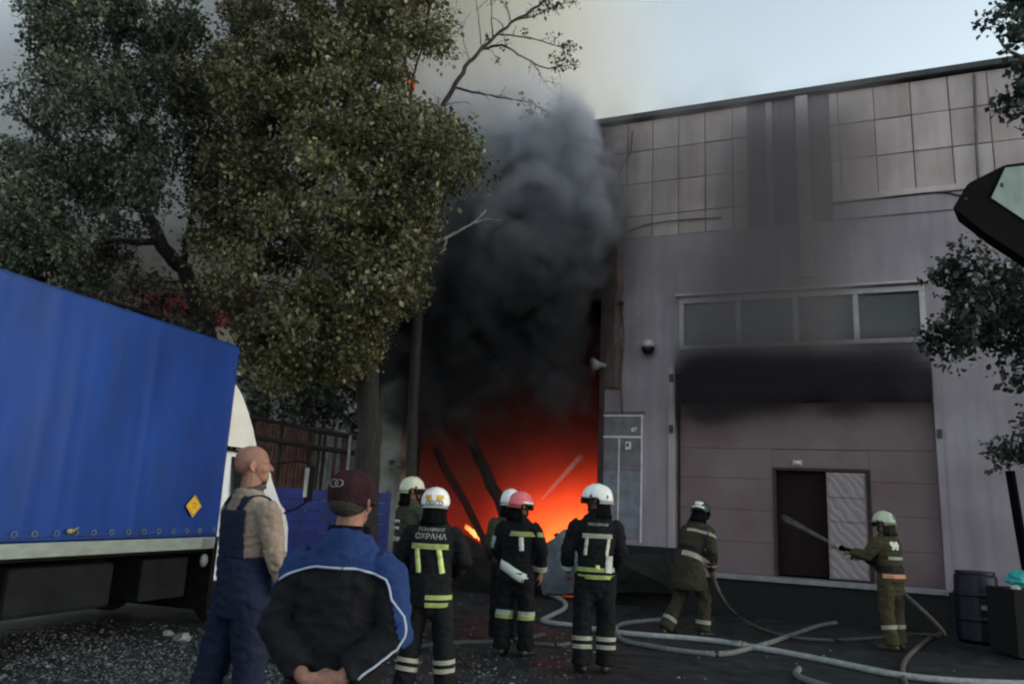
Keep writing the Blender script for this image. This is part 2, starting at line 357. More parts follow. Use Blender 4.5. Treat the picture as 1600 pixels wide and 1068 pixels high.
# gate: surround, sectional sheets, pass door, opened door leaf
gate = boxobj('gate', (GL, .19, GB + .03), (GL + .06, .28, GT), M_JAMB, bld)
boxobj('gate_frame', (GL - .12, -.04, GB), (GL, .12, GT + .12), M_PIL, gate, bev=.008)
boxobj('gate_frame', (GR, -.04, GB), (GR + .10, .12, GT + .12), M_WALL, gate, bev=.008)
boxobj('gate_frame', (GL, -.04, GT), (GR, .12, GT + .12), M_SIDE, gate, bev=.008)
for zz in (3.05, 4.0): boxobj('hinge', (GL - .1, -.09, zz), (GL - .03, -.04, zz + .14), M_TRIM, gate, bev=.006)
boxobj('hinge', (GR + .02, -.09, 3.0), (GR + .09, -.04, 3.14), M_TRIM, gate, bev=.006)
DX0, DX1, DZ0, DZ1 = 0.0, .80, GB + .06, 2.43; GTOP = 3.62
zs = [GB + .03, 1.17, 1.72, 2.27, 2.8, GTOP]
Yg = .20
for z0, z1 in zip(zs, zs[1:]):
    segs = [(GL, GR)]
    if z0 < DZ1:
        segs = [(GL, DX0 - .05), (1.50, GR)]
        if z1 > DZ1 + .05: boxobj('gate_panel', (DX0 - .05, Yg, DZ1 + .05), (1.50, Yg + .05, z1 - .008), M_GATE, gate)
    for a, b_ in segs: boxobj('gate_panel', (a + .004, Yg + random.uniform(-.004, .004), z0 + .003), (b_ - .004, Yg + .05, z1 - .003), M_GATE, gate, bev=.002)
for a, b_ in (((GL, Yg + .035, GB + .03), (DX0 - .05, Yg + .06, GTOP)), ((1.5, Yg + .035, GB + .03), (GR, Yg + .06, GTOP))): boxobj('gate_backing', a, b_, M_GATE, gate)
boxobj('door_frame', (DX0 - .05, .17, DZ0 - .03), (DX0, .26, DZ1), M_JAMB, gate); boxobj('door_frame', (DX0 - .05, .168, DZ1), (1.50, .26, DZ1 + .05), M_JAMB, gate); boxobj('door_frame', (1.45, .17, DZ0 - .03), (1.50, .26, DZ1), M_JAMB, gate)
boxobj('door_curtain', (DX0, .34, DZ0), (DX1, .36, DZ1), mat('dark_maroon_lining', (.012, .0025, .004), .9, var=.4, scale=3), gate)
def quilted():
    m, t, N, L, b = nm('quilted_white_door'); tc = N.new('ShaderNodeTexCoord')
    mp = N.new('ShaderNodeMapping'); mp.inputs['Rotation'].default_value = (0, R(38), 0); L.new(tc.outputs['Object'], mp.inputs[0])
    w = N.new('ShaderNodeTexWave'); w.inputs['Scale'].default_value = 2.6; w.inputs['Distortion'].default_value = 7; w.inputs['Detail'].default_value = 3; L.new(mp.outputs[0], w.inputs[0])
    cr = N.new('ShaderNodeValToRGB'); e = cr.color_ramp.elements; e[0].position = .0; e[0].color = (.25, .20, .21, 1); e[1].position = .5; e[1].color = (.32, .26, .27, 1); L.new(w.outputs[1], cr.inputs[0])
    L.new(cr.outputs[0], b.inputs['Base Color']); b.inputs['Roughness'].default_value = .7
    bp = N.new('ShaderNodeBump'); bp.inputs['Strength'].default_value = .4; bp.inputs['Distance'].default_value = .02; L.new(w.outputs[1], bp.inputs['Height']); L.new(bp.outputs[0], b.inputs['Normal']); return m
MQ = quilted()
dl = boxobj('door_leaf', (DX1 + .02, .15, DZ0), (1.43, .18, DZ1 - .02), MQ, gate)
zq = [DZ0 + .01, 1.16, 1.58, 1.98, DZ1 - .03]
for k, (z0, z1) in enumerate(zip(zq, zq[1:])): boxobj('door_panel', (DX1 + .05, .128, z0 + .012), (1.40, .15, z1 - .012), MQ, dl, bev=.006)
boxobj('leaf_edge', (1.43, .13, DZ0), (1.46, .2, DZ1 - .02), M_JAMB, dl)
bm = bmesh.new()
for (x0, z0, x1, z1) in ((.86, 1.24, .98, 1.12), (.98, 1.12, 1.14, 1.13), (.86, 1.14, .94, 1.26), (1.1, .98, 1.3, 1.13)):
    tube(bm, [(x0, .12, z0), ((x0 + x1) / 2, .118, (z0 + z1) / 2 + .015), (x1, .12, z1)], [.006, .012, .006], 6)
link('torn_seam', fin(bm), M_JOINT, dl)
# lamp above the pass door
lm = empty('bulkhead_lamp', BM @ Vector((.36, .19, 2.56)), BROT, label='small unlit bulkhead lamp above the dark pass door in the gate', cat='lamp')
boxobj('base', (-.08, -.02, -.05), (.08, .01, .05), M_FRAME, lm, bev=.01); bm = bmesh.new(); ell(bm, (0, -.04, 0), (.06, .04, .035)); link('lamp_glass', fin(bm), mat('milky_lamp_glass', (.6, .55, .5), .3), lm, smooth=True)
# wall panel outlines beside the gateway (pale tape lines over grey boards)
cab = empty('wall_board', B0, BROT, label='pair of flush grey wall boards edged with pale strips beside the burning gateway', cat='wall board')
MB1 = mat('mauve_board', (.17, .15, .17), .7); MB2 = mat('blue_grey_board', (.20, .20, .235), .7); MWL = mat('pale_strip', (.62, .6, .62), .6, var=.15)
for a, b_, m_ in (((-3.08, -.022, 2.99), (-2.37, -.002, 3.35), MB1), ((-3.08, -.022, 2.35), (-2.80, -.002, 2.94), MB1), ((-2.76, -.022, 2.35), (-2.37, -.002, 2.94), MB1), ((-3.08, -.022, 1.12), (-2.80, -.002, 2.33), MB2), ((-2.76, -.022, 1.12), (-2.37, -.002, 2.33), MB2)):
    boxobj('board', a, b_, m_, cab)
for a, b_ in (((-3.09, -.032, 3.35), (-2.32, -.004, 3.385)), ((-3.09, -.032, 2.945), (-2.37, -.004, 2.985)), ((-2.365, -.03, 1.05), (-2.335, -.004, 3.35)), ((-2.795, -.03, 1.05), (-2.768, -.004, 2.94))):
    boxobj('pale_strip', a, b_, MWL, cab)
bm = bmesh.new(); boxb(bm, (-3.09, -.045, 3.40), (-2.30, -.002, 3.45)); link('dark_cap', fin(bm), M_JOINT, cab)
def text_mesh(s, size, bold=.0):
    c = bpy.data.curves.new('t', 'FONT'); c.body = s; c.size = size; c.align_x = 'CENTER'; c.align_y = 'CENTER'; c.offset = bold
    o = bpy.data.objects.new('t', c); COL.objects.link(o); dg = bpy.context.evaluated_depsgraph_get()
    me = bpy.data.meshes.new_from_object(o.evaluated_get(dg)); bpy.data.objects.remove(o); return me
tm = text_mesh('67', .11, .004)
for v in tm.vertices: v.co = Vector((-2.50 + v.co.x, -.026, 3.10 + v.co.y))
link('number_mark', tm, mat('pale_paint_mark', (.7, .7, .7), .6), cab)
mt = empty('meter_box', BM @ Vector((-2.60, -.022, 2.80)), BROT, label='small white meter box with dark dial on the grey wall board', cat='meter box')
boxobj('case', (-.05, -.07, -.08), (.05, 0, .07), MWL, mt, bev=.01); boxobj('dial', (-.025, -.078, -.02), (.025, -.07, .035), M_TRIM, mt)
# conduit pipe, cables
def wallcable(pts, r, m, label, cat='cable', y=-.05, px=True, name='wall_cable'):
    q = [WL(*p_, y) if px else Vector(p_) for p_ in pts]; bm = bmesh.new(); s_ = spline(q, 6); tube(bm, s_, [r] * len(s_), 6)
    o = link(name, fin(bm), m, smooth=True, label=label, cat=cat); o.matrix_world = BM; return o
M_CAB = mat('black_cable', (.02, .018, .018), .6)
wallcable([(918, 402), (945, 388), (968, 374), (985, 360), (1015, 350), (1060, 344), (1128, 340)], .012, M_CAB, 'dark cable sagging under the beige panels left of the smoky middle')
wallcable([(1302, 318), (1380, 309), (1450, 301), (1480, 301), (1512, 306), (1600, 300)], .014, M_CAB, 'dark cable running under the right group of beige panels')
wallcable([(988, 205), (984, 240), (968, 270), (973, 300), (964, 335), (958, 372), (962, 410), (955, 450)], .013, mat('scorched_cable', (.07, .03, .025), .8), 'scorched wavy cable hanging down over the left beige panels')
wallcable([(1522, 115), (1524, 180), (1526, 240), (1530, 298)], .022, mat('mauve_conduit', (.12, .10, .11), .7), 'thin vertical conduit over the right group of beige panels', cat='conduit', name='conduit')
wallcable([(895, 238), (908, 262), (916, 282), (921, 300)], .03, M_CAB, 'short dark loose cable near the roof above the gateway')
wallcable([(972, 478), (974, 530), (970, 590), (972, 645)], .018, mat('brown_conduit', (.12, .08, .08), .8), 'brown vertical conduit above the pale edged wall board', cat='conduit', name='conduit')
# soot splashes where fittings burned off
# security camera dome, siren
dc = empty('dome_camera', BM @ WL(1015, 545), BROT, label='dark dome camera with a pale hood on the wall left of the window', cat='security camera')
boxobj('mount', (-.05, -.06, -.02), (.05, 0, .16), M_FRAME, dc, bev=.01)
bm = bmesh.new(); ell(bm, (0, -.15, -.02), (.125, .125, .12)); link('dome', fin(bm), mat('smoked_dome', (.015, .013, .014), .2), dc, smooth=True)
bm = bmesh.new(); tube(bm, [(0, -.15, .0), (0, -.15, .06), (0, -.15, .13), (0, -.15, .15)], [.135, .13, .09, .03], 16, ref=Vector((1, 0, 0))); link('hood', fin(bm), M_FRAME, dc, smooth=True)
sr = empty('horn_speaker', BM @ WL(942, 572), BROT, label='pale horn loudspeaker at the edge of the burning gateway', cat='loudspeaker')
bm = bmesh.new(); tube(bm, [(.06, -.03, 0), (.0, -.12, 0), (-.06, -.2, -.01), (-.12, -.29, -.02)], [.04, .05, .08, .135], 14, ref=Vector((0, 0, 1))); link('horn', fin(bm), mat('pale_horn', (.34, .31, .30), .6), sr, smooth=True)
boxobj('bracket', (.02, -.05, -.09), (.12, .0, .09), M_TRIM, sr, bev=.005)
sh = empty('wall_fitting', BM @ WL(972, 478), BROT, label='small burnt bracket on the wall above the brown conduit', cat='bracket')
boxobj('plate', (-.04, -.03, -.10), (.04, 0, .10), M_JAMB, sh, bev=.01); boxobj('arm', (-.02, -.14, .03), (.02, -.03, .07), M_JAMB, sh)
vt = empty('wall_lamp_arm', BM @ WL(625, 546, -.4), BROT, label='thin pale metal arm sticking out high on the left column', cat='lamp bracket')
bm = bmesh.new(); tube(bm, [(-.20, 0, .03), (.0, 0, .01), (.22, 0, -.03)], [.018, .02, .03], 8); link('arm', fin(bm), MWL, vt); boxobj('stay', (-.22, 0, .0), (-.18, .3, .05), M_TRIM, vt)
ph = empty('latch', BM @ WL(610, 722, -.16), BROT, label='small black latch on the grey column above the blue fence', cat='latch')
boxobj('plate', (-.03, 0, -.05), (.05, .02, .05), M_TRIM, ph, bev=.005); bm = bmesh.new(); tube(bm, [(-.02, -.01, .02), (.06, -.04, .035), (.13, -.04, .0)], [.015, .018, .014], 8); link('lever', fin(bm), M_TRIM, ph)

# debris in the gateway ------------------------------------------------
M_BURNT = mat('burnt_timber', (.02, .016, .014), .9, bump=.6, scale=8)
def beam(p, q, w, label, y0, y1):
    a, b_ = WL(*p, y0), WL(*q, y1); bm = bmesh.new()
    tube(bm, [a.lerp(b_, k / 6) + Vector((random.gauss(0, .02), 0, random.gauss(0, .02))) for k in range(7)], [w * random.uniform(.85, 1.1) for _ in range(7)], 4)
    o = link('fallen_beam', fin(bm), M_BURNT, label=label, cat='beam', group='charred beams in the burning gateway'); o.matrix_world = BM
beam((738, 690), (800, 825), .12, 'thickest charred beam leaning in the middle of the flames', .5, .2)
beam((680, 700), (775, 880), .09, 'charred beam leaning left of the thickest one', .7, .2)
beam((655, 610), (650, 870), .07, 'scorched upright post just right of the grey column', .25, .25)
beam((700, 830), (790, 890), .10, 'charred beam lying low over the small bright flame', -.3, -.4)
beam((868, 835), (902, 850), .05, 'short charred stick on top of the rubble peak', -.5, -.5)
def heap(pts, label, y, m, nm_='rubble_slab'):
    """crumpled sheet: outline traced, given real thickness and folds"""
    q = [WL(*p_, y + .4 * noise.noise(Vector((p_[0] * .02, p_[1] * .02, 0)))) for p_ in pts]
    c = sum(q, Vector()) / len(q); bm = bmesh.new(); ct = bm.verts.new(c + Vector((0, -.25, 0))); vs = [bm.verts.new(v) for v in q]; bk = [bm.verts.new(v + Vector((0, .6, -.1))) for v in q]
    n_ = len(vs)
    for i in range(n_):
        bm.faces.new((ct, vs[i], vs[(i + 1) % n_])); bm.faces.new((vs[i], bk[i], bk[(i + 1) % n_], vs[(i + 1) % n_]))
    bm.faces.new(bk[::-1]); bmesh.ops.recalc_face_normals(bm, faces=bm.faces); bmesh.ops.subdivide_edges(bm, edges=bm.edges[:], cuts=2, use_grid_fill=True)
    for v in bm.verts: v.co += Vector((noise.noise(v.co * 3), noise.noise(v.co * 3 + Vector((9, 0, 0))), noise.noise(v.co * 3 + Vector((0, 7, 0))))) * .06
    o = link(nm_, fin(bm), m, label=label, cat='rubble', group='fallen wreckage in the burning gateway'); o.matrix_world = BM
M_RB = mat('blue_grey_wreck_sheet', (.11, .13, .16), .6, var=.4, scale=3, bump=.2); M_RD = mat('dark_wreckage', (.014, .013, .013), .9, var=.5, scale=3, bump=.5)
heap([(845, 925), (842, 862), (862, 840), (880, 826), (897, 842), (905, 870), (902, 925)], 'blue grey crumpled sheet forming the peak of the rubble', -.6, M_RB)
heap([(680, 930), (700, 850), (712, 832), (740, 846), (768, 868), (795, 930)], 'dark wreckage pile left of the small bright flame', -.5, M_RD)
heap([(765, 930), (780, 860), (812, 842), (845, 850), (856, 930)], 'dark wreckage between the two standing officers', -.1, M_RD)
heap([(890, 925), (900, 855), (915, 838), (938, 850), (950, 925)], 'dark wreckage heap against the right jamb of the gateway', -.2, M_RD)
heap([(636, 930), (642, 840), (668, 826), (700, 850), (708, 930)], 'dark wreckage at the foot of the grey column', -.1, M_RD)
heap([(945, 925), (955, 872), (1000, 862), (1040, 868), (1058, 925)], 'low dark pile on the ground under the pale edged wall boards', -.5, M_RD)
# ------------------------------------------------------------------ blue fence and dark railings left of the column
M_BLUE = mat('blue_painted_fence', (.008, .02, .17), .45, var=.3, scale=5, dirt=(.01, .012, .06), dirt_lo=.55, dirt_hi=.8)
fa, fb = P(350, 757, 13.2), P(612, 768, 14.0); fa.z = fb.z = 0; fd = (fb - fa); fl = fd.length; frz = math.atan2(fd.y, fd.x)
fn = empty('blue_fence', fa, frz, label='bright blue board fence behind the truck cab and the capped worker', cat='fence')
topz = 1.74
for k in range(9):
    z0 = .06 + k * (topz - .08) / 9; boxobj('fence_board', (0, -.012 * (k % 2) - .01, z0 + .006), (fl, .03, z0 + (topz - .08) / 9 - .006), M_BLUE, fn, bev=.004)
for k in range(3): boxobj('post', (fl * (.02 + k * .48) - .03, .035, -.1), (fl * (.02 + k * .48) + .03, .1, topz + .02), M_BLUE, fn)
M_RUST = mat('dark_pipe', (.035, .028, .026), .7)
rl = empty('pipe_rack', (0, 0, 0), 0, label='dark pipe rails on posts above the blue fence', cat='railing')
YR = 17.0
for k, ((x0, y0), (x1, y1)) in enumerate((((385, 650), (600, 690)), ((385, 680), (600, 713)))):
    bm = bmesh.new(); tube(bm, [P(x0, y0, YR), P((x0 + x1) / 2, (y0 + y1) / 2 + 2, YR), P(x1, y1, YR)], [.06] * 3, 8); link('rail', fin(bm), M_RUST, rl)
for px_ in (395, 440, 500, 548):
    a = P(px_, 655 + (px_ - 385) * .17, YR + .1); bm = bmesh.new(); tube(bm, [(a.x, a.y, -.1), tuple(a)], [.05, .05], 8); link('post', fin(bm), M_RUST, rl)
M_SLAT = mat('red_brown_slat', (.16, .07, .06), .8, var=.5, scale=4); M_PALES = mat('pale_slat', (.28, .28, .27), .8, var=.4)
sf = empty('picket_fence', (0, 0, 0), 0, label='old red brown picket fence seen under the dark pipe rails', cat='fence')
for k in range(34):
    px_ = 380 + k * 5.6; a = P(px_, 655 + (k * .9) + random.uniform(-3, 3), 18.5); b_ = P(px_ - 2, 790, 18.5)
    bm = bmesh.new(); boxb(bm, (a.x - .035, a.y, -.1), (a.x + .035, a.y + .03, a.z)); link('picket', fin(bm), M_SLAT if k < 16 else random.choice([M_SLAT, M_PALES, M_RUST]), sf)
for z in (1.2, 2.6):
    a = P(378, 760, 18.5); b_ = P(572, 760, 18.5); boxobj('rail', (a.x, a.y + .035, z), (b_.x, a.y + .09, z + .08), M_RUST, sf)
for (px_, y0, y1, lb) in ((548, 680, 732, 'thin pale pole standing behind the fence beside the big dark tree trunk'), (484, 730, 775, 'short pale stake rising just above the blue fence')):
    a, b_ = P(px_, y0, 15.5), P(px_ - 2, y1, 15.5); bm = bmesh.new(); tube(bm, [(a.x, a.y, 0), a], [.035, .03], 8); link('pale_pole', fin(bm), M_PALES, label=lb, cat='pole')

# ------------------------------------------------------------------ apartment block far behind the trees
ab = empty('apartment_building', P(230, 800, 34).xy.to_3d(), R(-10), label='tall beige apartment block with a red storey band glimpsed behind the trees', cat='building')
ab.location.z = 0
M_BEI = mat('beige_plaster', (.58, .49, .41), .85, var=.2, scale=1); M_RED = mat('red_painted_band', (.55, .07, .10), .7); M_GRB = mat('grey_band', (.16, .14, .15), .8); M_WHF = mat('white_window_frame', (.75, .75, .76), .5); M_VIO = mat('grey_violet_plaster', (.17, .15, .165), .9)
boxobj('wall', (-7, 0, 0), (4.2, 9, 21), M_BEI, ab)
boxobj('wall', (4.2, -.6, 0), (8.5, 9, 19), M_VIO, ab)
boxobj('roof', (-7.3, -.4, 21), (4.5, 9.3, 21.4), M_GRB, ab)
boxobj('red_band', (-1.5, -.12, 8.8), (4.19, -.004, 10.3), M_RED, ab); boxobj('grey_band', (-7, -.14, 10.31), (4.19, -.004, 11.0), M_GRB, ab)
for fz in (1.5, 5.0, 11.8, 15.0, 18.3):
    for fx in (-6, -3.8, -1.6, .6, 2.6):
        w_ = boxobj('window', (fx, -.06, fz), (fx + 1.3, -.002, fz + 1.6), M_GLASS, ab)
        boxobj('frame', (fx - .08, -.10, fz - .1), (fx, -.003, fz + 1.7), M_WHF, w_); boxobj('frame', (fx + 1.3, -.10, fz - .1), (fx + 1.38, -.003, fz + 1.7), M_WHF, w_)
        boxobj('frame', (fx, -.10, fz + 1.6), (fx + 1.3, -.003, fz + 1.7), M_WHF, w_); boxobj('frame', (fx, -.10, fz - .1), (fx + 1.3, -.003, fz), M_WHF, w_); boxobj('frame', (fx + .6, -.10, fz), (fx + .68, -.003, fz + 1.6), M_WHF, w_)
for fz in (12.0, 15.5):
    bm = bmesh.new(); boxb(bm, (4.6, -.7, fz), (5.7, -.61, fz + 1.5)); w_ = link('window', fin(bm), M_GLASS, ab); boxobj('frame', (4.5, -.72, fz - .1), (4.6, -.605, fz + 1.6), M_WHF, w_); boxobj('frame', (5.7, -.72, fz - .1), (5.8, -.605, fz + 1.6), M_WHF, w_)

# ------------------------------------------------------------------ trees
M_BARK = mat('dark_bark', (.032, .028, .026), .9, var=.4, scale=5, bump=.8, bscale=14, stretch=(3, 3, .6))
M_DEAD = mat('bare_pale_wood', (.30, .28, .26), .8)
LEAF_A = leafmat('olive_leaf', (.036, .040, .020), (.120, .120, .058), (.32, .29, .14))
LEAF_B = leafmat('dark_green_leaf', (.023, .032, .021), (.070, .082, .052), (.22, .22, .15))
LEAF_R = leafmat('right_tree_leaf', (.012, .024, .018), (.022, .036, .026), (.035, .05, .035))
LEAF_M = leafmat('reddish_leaf', (.04, .03, .02), (.09, .04, .035), (.10, .09, .04))
def inside(poly, x, y):
    r = False; j = len(poly) - 1
    for i in range(len(poly)):
        xi, yi = poly[i]; xj, yj = poly[j]
        if (yi > y) != (yj > y) and x < (xj - xi) * (y - yi) / (yj - yi) + xi: r = not r
        j = i
    return r
def leaves(centers, spread, count, size, m, name='crown', parent=None, **k):
    """one leaf = one folded quad; clumps of sprays round each centre"""
    C = []
    for c, s, n in zip(centers, spread, count):
        c = np.array(c); nsp = max(2, n // 9)
        d = rng.normal(0, 1, (nsp, 3)); d /= np.linalg.norm(d, axis=1)[:, None]; tip = c + d * s * (rng.random((nsp, 1)) ** .45) * (1, 1, .75)
        rep = np.repeat(tip, int(n / nsp) + 1, 0); C.append(rep + rng.normal(0, .055 + .05 * s, rep.shape))
    C = np.concatenate(C).astype(np.float32); n = len(C)
    L = rng.normal(0, 1, (n, 3)); L[:, 2] -= .5; L /= np.linalg.norm(L, axis=1)[:, None]
    N_ = rng.normal(0, .75, (n, 3)) + (0, 0, 1); W_ = np.cross(L, N_); W_ /= np.linalg.norm(W_, axis=1)[:, None]; U = np.cross(W_, L)
    sz = size * np.clip(rng.lognormal(-.05, .38, (n, 1)), .3, 1.8)
    V = np.stack([C, C + L * sz * .55 + W_ * sz * .36 + U * sz * .1, C + L * sz * 1.05, C + L * sz * .5 - W_ * sz * .36 + U * sz * .1], 1)
    return link(name, npmesh(V.reshape(-1, 3), np.arange(4 * n), 4), m, parent, **k)
class Wood:
    def __init__(s): s.bm = bmesh.new(); s.nodes = []
    def limb(s, pts, r0, r1, n=8, wob=.03):
        q = spline(pts, 5); m_ = len(q) - 1
        q = [p + Vector((random.gauss(0, wob), random.gauss(0, wob), random.gauss(0, wob))) * min(1, k * .5) for k, p in enumerate(q)]
        rr = [r0 + (r1 - r0) * (k / m_) ** .8 for k in range(m_ + 1)]; tube(s.bm, q, rr, n); s.nodes += list(zip(q, rr))
    def attach(s, c, rmin=.012):
        c = Vector(c); best = min(s.nodes, key=lambda n: (n[0] - c).length + max(0, n[0].z - c.z) * .8); a, r = best
        mid = a.lerp(c, .5) + Vector((random.gauss(0, .08), random.gauss(0, .08), .12 * (c - a).length * random.random())); L_ = (c - a).length
        s.limb([a, mid, c], min(r * .7, .02 + .022 * L_), rmin, 5, .015)
def clumps(poly, Y0, dY, n, skip=None):
    out = []; xs = [p[0] for p in poly]; ys = [p[1] for p in poly]
    while len(out) < n:
        x, y = random.uniform(min(xs), max(xs)), random.uniform(min(ys), max(ys))
        if not inside(poly, x, y): continue
        if skip and any(inside(q, x, y) and random.random() < f for q, f in skip): continue
        out.append(P(x, y, Y0 + random.gauss(0, dY)))
    return out
# main tree
mainp = [(350, -60), (690, -60), (700, 40), (672, 90), (640, 150), (690, 195), (735, 235), (740, 262), (700, 300), (672, 330), (660, 380), (690, 425), (650, 440), (625, 500), (600, 520), (565, 560), (530, 585), (470, 600), (420, 590), (390, 560), (378, 540), (370, 480), (350, 430), (355, 360), (325, 250), (335, 130), (355, 60)]
filler = [(285, 90), (350, 70), (375, 200), (380, 420), (330, 470), (300, 330), (285, 200)]
gaps = [([(300, 330), (395, 300), (400, 410), (310, 440)], .8), ([(400, 395), (470, 400), (460, 500), (390, 500)], .55), ([(560, 380), (640, 380), (640, 460), (560, 470)], .5)]
tb = P(576, 760, 13.6); tb.z = 0
mt_ = empty('broadleaf_tree', tb, label='big olive leaved tree with thick dark trunk standing behind the blue fence', cat='tree')
w = Wood(); T = [tb + Vector((0, 0, -.2)), P(576, 700, 13.6), P(575, 600, 13.6), P(573, 500, 13.4), P(560, 400, 13.1), P(548, 280, 12.8), P(540, 150, 12.6), P(530, -20, 12.5), P(525, -200, 12.5)]
w.limb(T, .26, .05, 14, .012)
for a, bb, c in (((570, 480, 13.4), (630, 420, 12.8), (690, 300, 12.4)), ((568, 470, 13.3), (480, 420, 12.5), (410, 320, 12)), ((555, 380, 13), (600, 280, 12.2), (650, 120, 11.6)), ((552, 340, 13), (450, 240, 12.4), (380, 80, 12.2)), ((560, 430, 13.2), (500, 480, 12), (440, 540, 11.3)), ((545, 250, 12.8), (560, 120, 13.6), (640, -20, 13.8)), ((570, 500, 13.4), (600, 470, 12.6), (640, 400, 12))):
    w.limb([P(*a), P(*bb), P(*c)], .085, .03, 8)
cl = clumps(mainp, 12.4, .95, 315, gaps) + clumps(filler, 13, .6, 20)
for c in cl: w.attach(c)
wood = link('trunk', fin(w.bm), M_BARK, mt_, smooth=True); wood.matrix_parent_inverse = Matrix.Translation(-tb)
cr = leaves(cl, [random.uniform(.22, .5) for _ in cl], [random.randint(260, 480) for _ in cl], .066, LEAF_A, parent=mt_); cr.matrix_parent_inverse = Matrix.Translation(-tb)
# bare crooked branch reaching over the roof belongs to a second thin tree behind
bt = P(650, 700, 14.6); bt.z = 0
tr = empty('sparse_tree', bt, label='thin nearly bare tree whose crooked dark branch crosses the pale sky', cat='tree')
w = Wood(); Y = 14.6
w.limb([bt + Vector((0, 0, -.2)), P(650, 560, Y), P(655, 400, Y), P(668, 260, Y), P(682, 185, Y)], .11, .065, 10, .01)
w.limb([P(682, 185, Y), P(706, 140, Y), P(735, 98, Y), P(757, 72, Y), P(800, 35, Y), P(850, 4, Y), P(905, -25, Y)], .065, .016, 8, .012)
tips = []
def tw(pts, r0=.03, r1=.008, sub=0, lf=1):
    q = [P(x, y, Y + random.gauss(0, .1)) for x, y in pts]; w.limb(q, r0, r1, 5, .012); 
    for k in range(1, len(pts)):
        for _ in range(sub):
            x0, y0 = pts[k - 1]; x1, y1 = pts[k]; f = random.random(); a = (x0 + (x1 - x0) * f, y0 + (y1 - y0) * f)
            e = (a[0] + random.uniform(-12, 28), a[1] + random.uniform(-26, 26)); w.limb([P(*a, Y), P((a[0] + e[0]) / 2 + 3, (a[1] + e[1]) / 2 - 4, Y + .1), P(*e, Y + random.gauss(0, .2))], .011, .004, 4, .006)
            if random.random() < .45: tips.append(P(*e, Y))
    if lf: tips.extend([q[-1]] * 2)
tw([(709, 137), (760, 148), (800, 155), (835, 163), (850, 178)], .03, .008, 2)
tw([(752, 78), (785, 72), (815, 88), (850, 106), (878, 104), (900, 100)], .034, .007, 2)
tw([(832, 96), (846, 118), (855, 135), (876, 151)], .015, .006, 1)
tw([(780, 54), (830, 60), (870, 72), (890, 70)], .02, .006, 3)
tw([(695, 164), (715, 160), (733, 163)], .015, .006, 0, 0)
tw([(800, 34), (840, 22), (870, 8), (900, 2)], .022, .006, 3)
tw([(752, 80), (750, 40), (745, 10), (742, -15)], .015, .005, 1, 0); tw([(770, 62), (768, 25), (765, -20)], .02, .006, 1, 0); tw([(800, 36), (790, 5), (788, -20)], .012, .005, 1, 0); tw([(735, 98), (722, 50), (735, 20)], .01, .004, 0, 0); tw([(650, 5), (690, 20), (700, 26)], .02, .006, 1, 1)
w2 = link('trunk', fin(w.bm), M_BARK, tr, smooth=True); w2.matrix_parent_inverse = Matrix.Translation(-bt)
tips += [P(848 + random.uniform(-22, 12), 172 + random.uniform(-14, 16), Y) for _ in range(9)] + [P(878 + random.uniform(-16, 12), 88 + random.uniform(-20, 18), Y) for _ in range(12)] + [P(868 + random.uniform(-20, 20), 10 + random.uniform(-12, 12), Y) for _ in range(9)]
c2 = leaves(tips, [.09] * len(tips), [9] * len(tips), .07, LEAF_B, parent=tr); c2.matrix_parent_inverse = Matrix.Translation(-bt)
# dead pale branch hanging in the smoke
dbr = empty('dead_branch', P(640, 396, 13.2), label='dead pale branch sticking out of the leaves into the dark smoke', cat='branch')
w = Wood(); Y = 13.2; w.limb([P(625, 402, Y), P(680, 378, Y), P(715, 362, Y), P(738, 348, Y), P(760, 328, Y)], .04, .012, 7, .01); w.limb([P(736, 350, Y), P(760, 343, Y), P(785, 345, Y)], .016, .006, 5, .005); w.limb([P(700, 368, Y), P(690, 392, Y), P(672, 410, Y)], .014, .006, 5, .005)
o = link('branch', fin(w.bm), M_DEAD, dbr, smooth=True); o.matrix_parent_inverse = Matrix.Translation(-dbr.location)
# left tree
leftp = [(62, -60), (282, -60), (292, 20), (335, 80), (345, 200), (325, 300), (300, 330), (250, 350), (235, 420), (262, 470), (300, 500), (360, 545), (-80, 440), (-80, 250), (0, 250), (45, 215), (62, 160), (72, 90), (60, 30)]
lgaps = [([(95, 205), (200, 205), (195, 250), (90, 250)], .7), ([(150, 290), (310, 300), (310, 410), (150, 410)], .62), ([(150, 400), (350, 400), (350, 540), (140, 500)], .88), ([(240, 290), (390, 290), (390, 410), (240, 410)], .7), ([(260, 220), (310, 220), (310, 300), (255, 300)], .8)]
lb_ = P(330, 560, 15.0); lb_.z = 0
lt = empty('broadleaf_tree', lb_, label='dark green leaning tree filling the upper left corner behind the blue truck', cat='tree')
w = Wood(); w.limb([lb_ + Vector((0, 0, -.2)), P(345, 640, 15), P(322, 520, 14.8), P(292, 430, 14.5), P(255, 385, 14.2), P(215, 300, 14), P(190, 180, 13.8), P(180, 20, 13.8), P(175, -120, 13.8)], .24, .05, 12, .015)
for a, bb, c in (((285, 420, 14.5), (300, 330, 14), (330, 180, 13.6)), ((250, 380, 14.2), (170, 380, 13.6), (60, 370, 13.2)), ((215, 300, 14), (120, 240, 13.2), (40, 190, 13)), ((200, 220, 13.9), (260, 120, 13.4), (280, 0, 13)), ((190, 150, 13.8), (120, 80, 13.4), (80, 10, 13.2))): w.limb([P(*a), P(*bb), P(*c)], .08, .03, 8)
cl = clumps(leftp, 13.6, 1.0, 300, lgaps)
for c in cl: w.attach(c)
edge = [P(x, y, 13.2 + random.gauss(0, .3)) for x, y in ((40, 62), (52, 68), (60, 5), (45, 0), (18, 130), (10, 140), (38, 150), (25, 172), (8, 176), (42, 190), (50, 205), (12, 225), (52, 60), (65, 128), (30, 12))]
for c in edge: w.attach(c)
